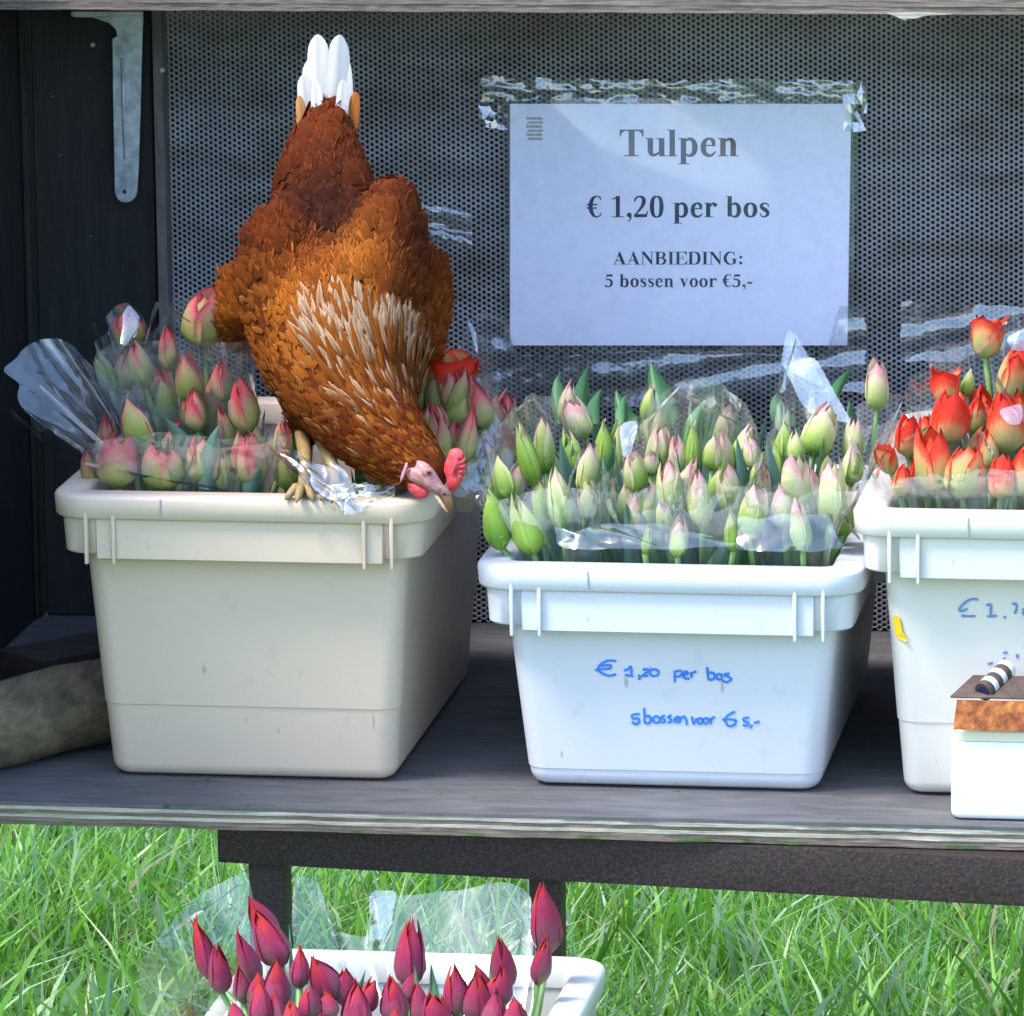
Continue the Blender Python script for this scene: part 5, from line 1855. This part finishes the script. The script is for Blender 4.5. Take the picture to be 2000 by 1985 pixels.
# tail: each quill a part of its own
WHITE = np.array([0.46, 0.44, 0.41])
TAILF = [((606, 275, .405), (603, 79, .47), 29, WHITE, RUST * 1.6), ((630, 275, .405), (634, 79, .47), 29, WHITE, RUST * 1.6), ((618, 280, .41), (618, 100, .475), 12, ORG * 1.3, ORG), ((592, 285, .408), (588, 125, .464), 24, WHITE, RUST * 2), ((646, 290, .408), (650, 120, .464), 22, WHITE, WHITE * .8),
         ((585, 290, .395), (574, 155, .44), 20, WHITE * .95, RUST * 2.2), ((640, 290, .385), (648, 165, .43), 15, WHITE * .9, ORG * 1.2), ((606, 290, .385), (604, 165, .425), 15, WHITE, ORG * 1.3),
         ((655, 300, .395), (668, 185, .43), 14, ORG * 1.2, ORG), ((572, 300, .39), (560, 195, .425), 13, LIGHT, ORG), ((625, 280, .40), (620, 190, .44), 10, LIGHT * 1.1, ORG)]
for a, b, w, c1, c0 in TAILF:
    F = new_f()
    A, B = np.array(list(PD(*a))), np.array(list(PD(*b)))
    d = B - A
    L = np.linalg.norm(d)
    d = d / L
    n = toCam - d * np.dot(toCam, d)
    n = n / np.linalg.norm(n)
    n = n + np.cross(d, n) * rng.uniform(-0.35, 0.35)
    n = n / np.linalg.norm(n)
    # finer quill: 7 rows
    s = np.cross(d, n)
    rows = 11
    for j in range(rows):
        v = (0, .15, .3, .45, .6, .72, .82, .90, .95, .985, 1.0)[j]
        ww = w * SD * (0.5 + 0.5 * min(1, v / 0.35)) * (1 - 0.38 * max(0, (v - 0.45) / 0.55)) * (1 if v < 0.85 else math.sqrt(max(0.02, 1 - ((v - 0.85) / 0.15) ** 2)))
        for u in (-1, -0.5, 0, 0.5, 1):
            F['v'].append(A + d * L * v + n * (0.012 * math.sin(v * 1.6) - 0.25 * abs(u) * ww) + s * u * ww * (1 + 0.05 * math.sin(9 * v + u)))
            c = c0 * max(0, 1 - v * 2.2) + c1 * min(1, v * 2.2)
            c = c * (0.72 if u == 0 else (1.0 if abs(u) < 0.8 else 0.88))
            F['c'].append((*c, 1))
    for j in range(rows - 1):
        for i in range(4):
            k = j * 5 + i
            F['f'].append((k, k + 1, k + 6, k + 5))
    feather_obj('tail_feather', F, hen, None)


def puff(name, outline, Y, thick, mat, parent, rings=4, scale=1.0):
    """pillow-like solid: outline in photo pixels at depth Y, domed to both sides"""
    pts = [P(x, y, Y) for x, y in outline]
    pts = [Vector(q) for q in catmull([list(p) for p in pts] + [list(pts[0])], 2)[:-1]]
    c = sum(pts, Vector((0, 0, 0))) / len(pts)
    rr_ = []
    n = FWD
    for sgn in (1, -1):
        seq = []
        for k in range(rings):
            a = math.pi / 2 * k / rings
            seq.append([c + (p - c) * math.cos(a) ** 0.7 + n * (sgn * thick / 2 * math.sin(a)) for p in pts])
        rr_.append(seq)
    allr = list(reversed(rr_[0])) + rr_[1][1:]
    mb = MB().loft(allr, True, True, True)
    return obj(name, mb, mat, parent, True)


hc = lambda l: [(700 + x * 0.1346, 820 + y * 0.1346) for x, y in l]
M['comb'] = (lambda t: t.done(t.principled(t.ramp(t.noise(t.coords('Object'), 220, 4, 0.6), [(0.3, (0.48, 0.02, 0.03)), (0.7, (0.80, 0.09, 0.10))]), 0.45, bump=t.noise(t.coords('Object'), 700, 2, 0.5), bump_str=0.5, bump_dist=0.001)))(NT('red_comb_skin'))
M['face'] = (lambda t: t.done(t.principled(t.ramp(t.noise(t.coords('Object'), 260, 4, 0.6), [(0.3, (0.34, 0.11, 0.11)), (0.7, (0.62, 0.30, 0.28))]), 0.55, bump=t.noise(t.coords('Object'), 800, 2, 0.5), bump_str=0.6, bump_dist=0.001)))(NT('pink_face_skin'))
M['beak_d'] = plain('brown_horn_beak', (0.30, 0.12, 0.05), 0.4, var=0.5, scale=300)
M['beak_l'] = plain('cream_horn_beak', (0.72, 0.52, 0.32), 0.4, var=0.2, scale=300)
M['lobe'] = plain('pink_ear_lobe', (0.75, 0.28, 0.38), 0.5)
M['shank'] = plain('yellow_brown_shank', (0.36, 0.24, 0.10), 0.55, var=0.4, scale=400, bump=0.5)
M['eye'] = plain('amber_eye', (0.30, 0.09, 0.03), 0.15, var=0.3, scale=900)
M['pupil'] = plain('black_pupil', (0.005, 0.005, 0.005), 0.08)
YH = 0.098
fpoly = hc([(850, 590), (930, 600), (1020, 650), (1110, 750), (1180, 860), (1240, 950), (1330, 1040), (1340, 1110), (1260, 1130), (1130, 1090), (1020, 1040), (930, 985), (830, 930), (720, 860), (700, 760), (740, 700), (820, 690)])
puff('face', fpoly, YH, 0.020, M['face'], hen, 5)
puff('beak', hc([(1150, 1075), (1250, 1040), (1345, 1090), (1375, 1200), (1350, 1300), (1300, 1345), (1250, 1260)]), YH - 0.001, 0.011, M['beak_d'], hen)
puff('lower_beak', hc([(1085, 1080), (1160, 1090), (1240, 1220), (1300, 1330), (1285, 1345), (1225, 1290), (1150, 1190)]), YH - 0.0022, 0.008, M['beak_l'], hen)
cmb = hc([(1250, 640), (1290, 540), (1330, 440), (1430, 408), (1505, 450), (1530, 510), (1400, 555), (1545, 540), (1565, 580), (1520, 622), (1390, 650), (1550, 636), (1560, 690), (1510, 728), (1400, 748), (1545, 745), (1535, 800), (1410, 838), (1520, 850), (1490, 920), (1450, 990), (1380, 1030), (1335, 1045), (1290, 960), (1275, 850), (1240, 740)])
puff('comb', cmb, YH + 0.006, 0.008, M['comb'], hen, 3)
puff('wattle', hc([(710, 925), (800, 920), (930, 980), (1020, 1045), (1000, 1110), (930, 1145), (850, 1135), (760, 1060), (715, 990)]), YH - 0.003, 0.006, M['comb'], hen)
puff('ear_lobe', hc([(690, 620), (720, 640), (690, 760), (640, 880), (605, 900), (620, 800), (660, 700)]), YH - 0.006, 0.005, M['lobe'], hen)
puff('eyelid', hc([(905, 720), (960, 690), (1030, 700), (1080, 750), (1060, 810), (990, 830), (920, 800)]), YH - 0.0085, 0.006, M['face'], hen)
puff('eye', hc([(975, 745), (1015, 725), (1060, 755), (1045, 800), (1005, 805)]), YH - 0.0105, 0.006, M['eye'], hen)
puff('pupil', hc([(1000, 755), (1025, 745), (1045, 768), (1030, 790), (1008, 785)]), YH - 0.0125, 0.0045, M['pupil'], hen)
puff('nostril', hc([(1225, 1065), (1250, 1060), (1270, 1090), (1245, 1100)]), YH - 0.0062, 0.002, M['pupil'], hen)
# legs and feet gripping the rim
ry = T1['cy'] - (T1['dtop'] / 2 + 0.028)
for kx, (xk, yk_, Yk, xf) in enumerate(((602, 815, .19, 632), (572, 820, .20, 566))):
    knee = PD(xk, yk_, Yk)
    ft = Vector((PD(xf, 912, ry).x, ry + 0.016, T1['zrim'] + 0.006))
    mb = MB()
    mb.tube([knee, knee.lerp(ft, 0.5) + Vector((0.001, 0.004, 0)), ft], [0.0075, 0.0052, 0.0055], 10)
    leg = obj('leg', mb, M['shank'], hen, True)
    for ang, tl_ in ((-40, 0.020), (-4, 0.024), (34, 0.020), (180, 0.014)):
        a = math.radians(ang)
        d = Vector((math.sin(a), -math.cos(a), 0))
        mb = MB()
        p1 = ft + d * tl_ * 0.45 + Vector((0, 0, 0.003))
        p2 = ft + d * tl_ * 0.8 + Vector((0, 0, -0.003))
        p3 = ft + d * tl_ + Vector((0, 0, -0.006 if ang != 180 else -0.004))
        mb.tube([ft, p1, p2, p3], [0.0048, 0.0038, 0.0032, 0.0010], 8)
        obj('toe', mb, M['shank'], leg, True)
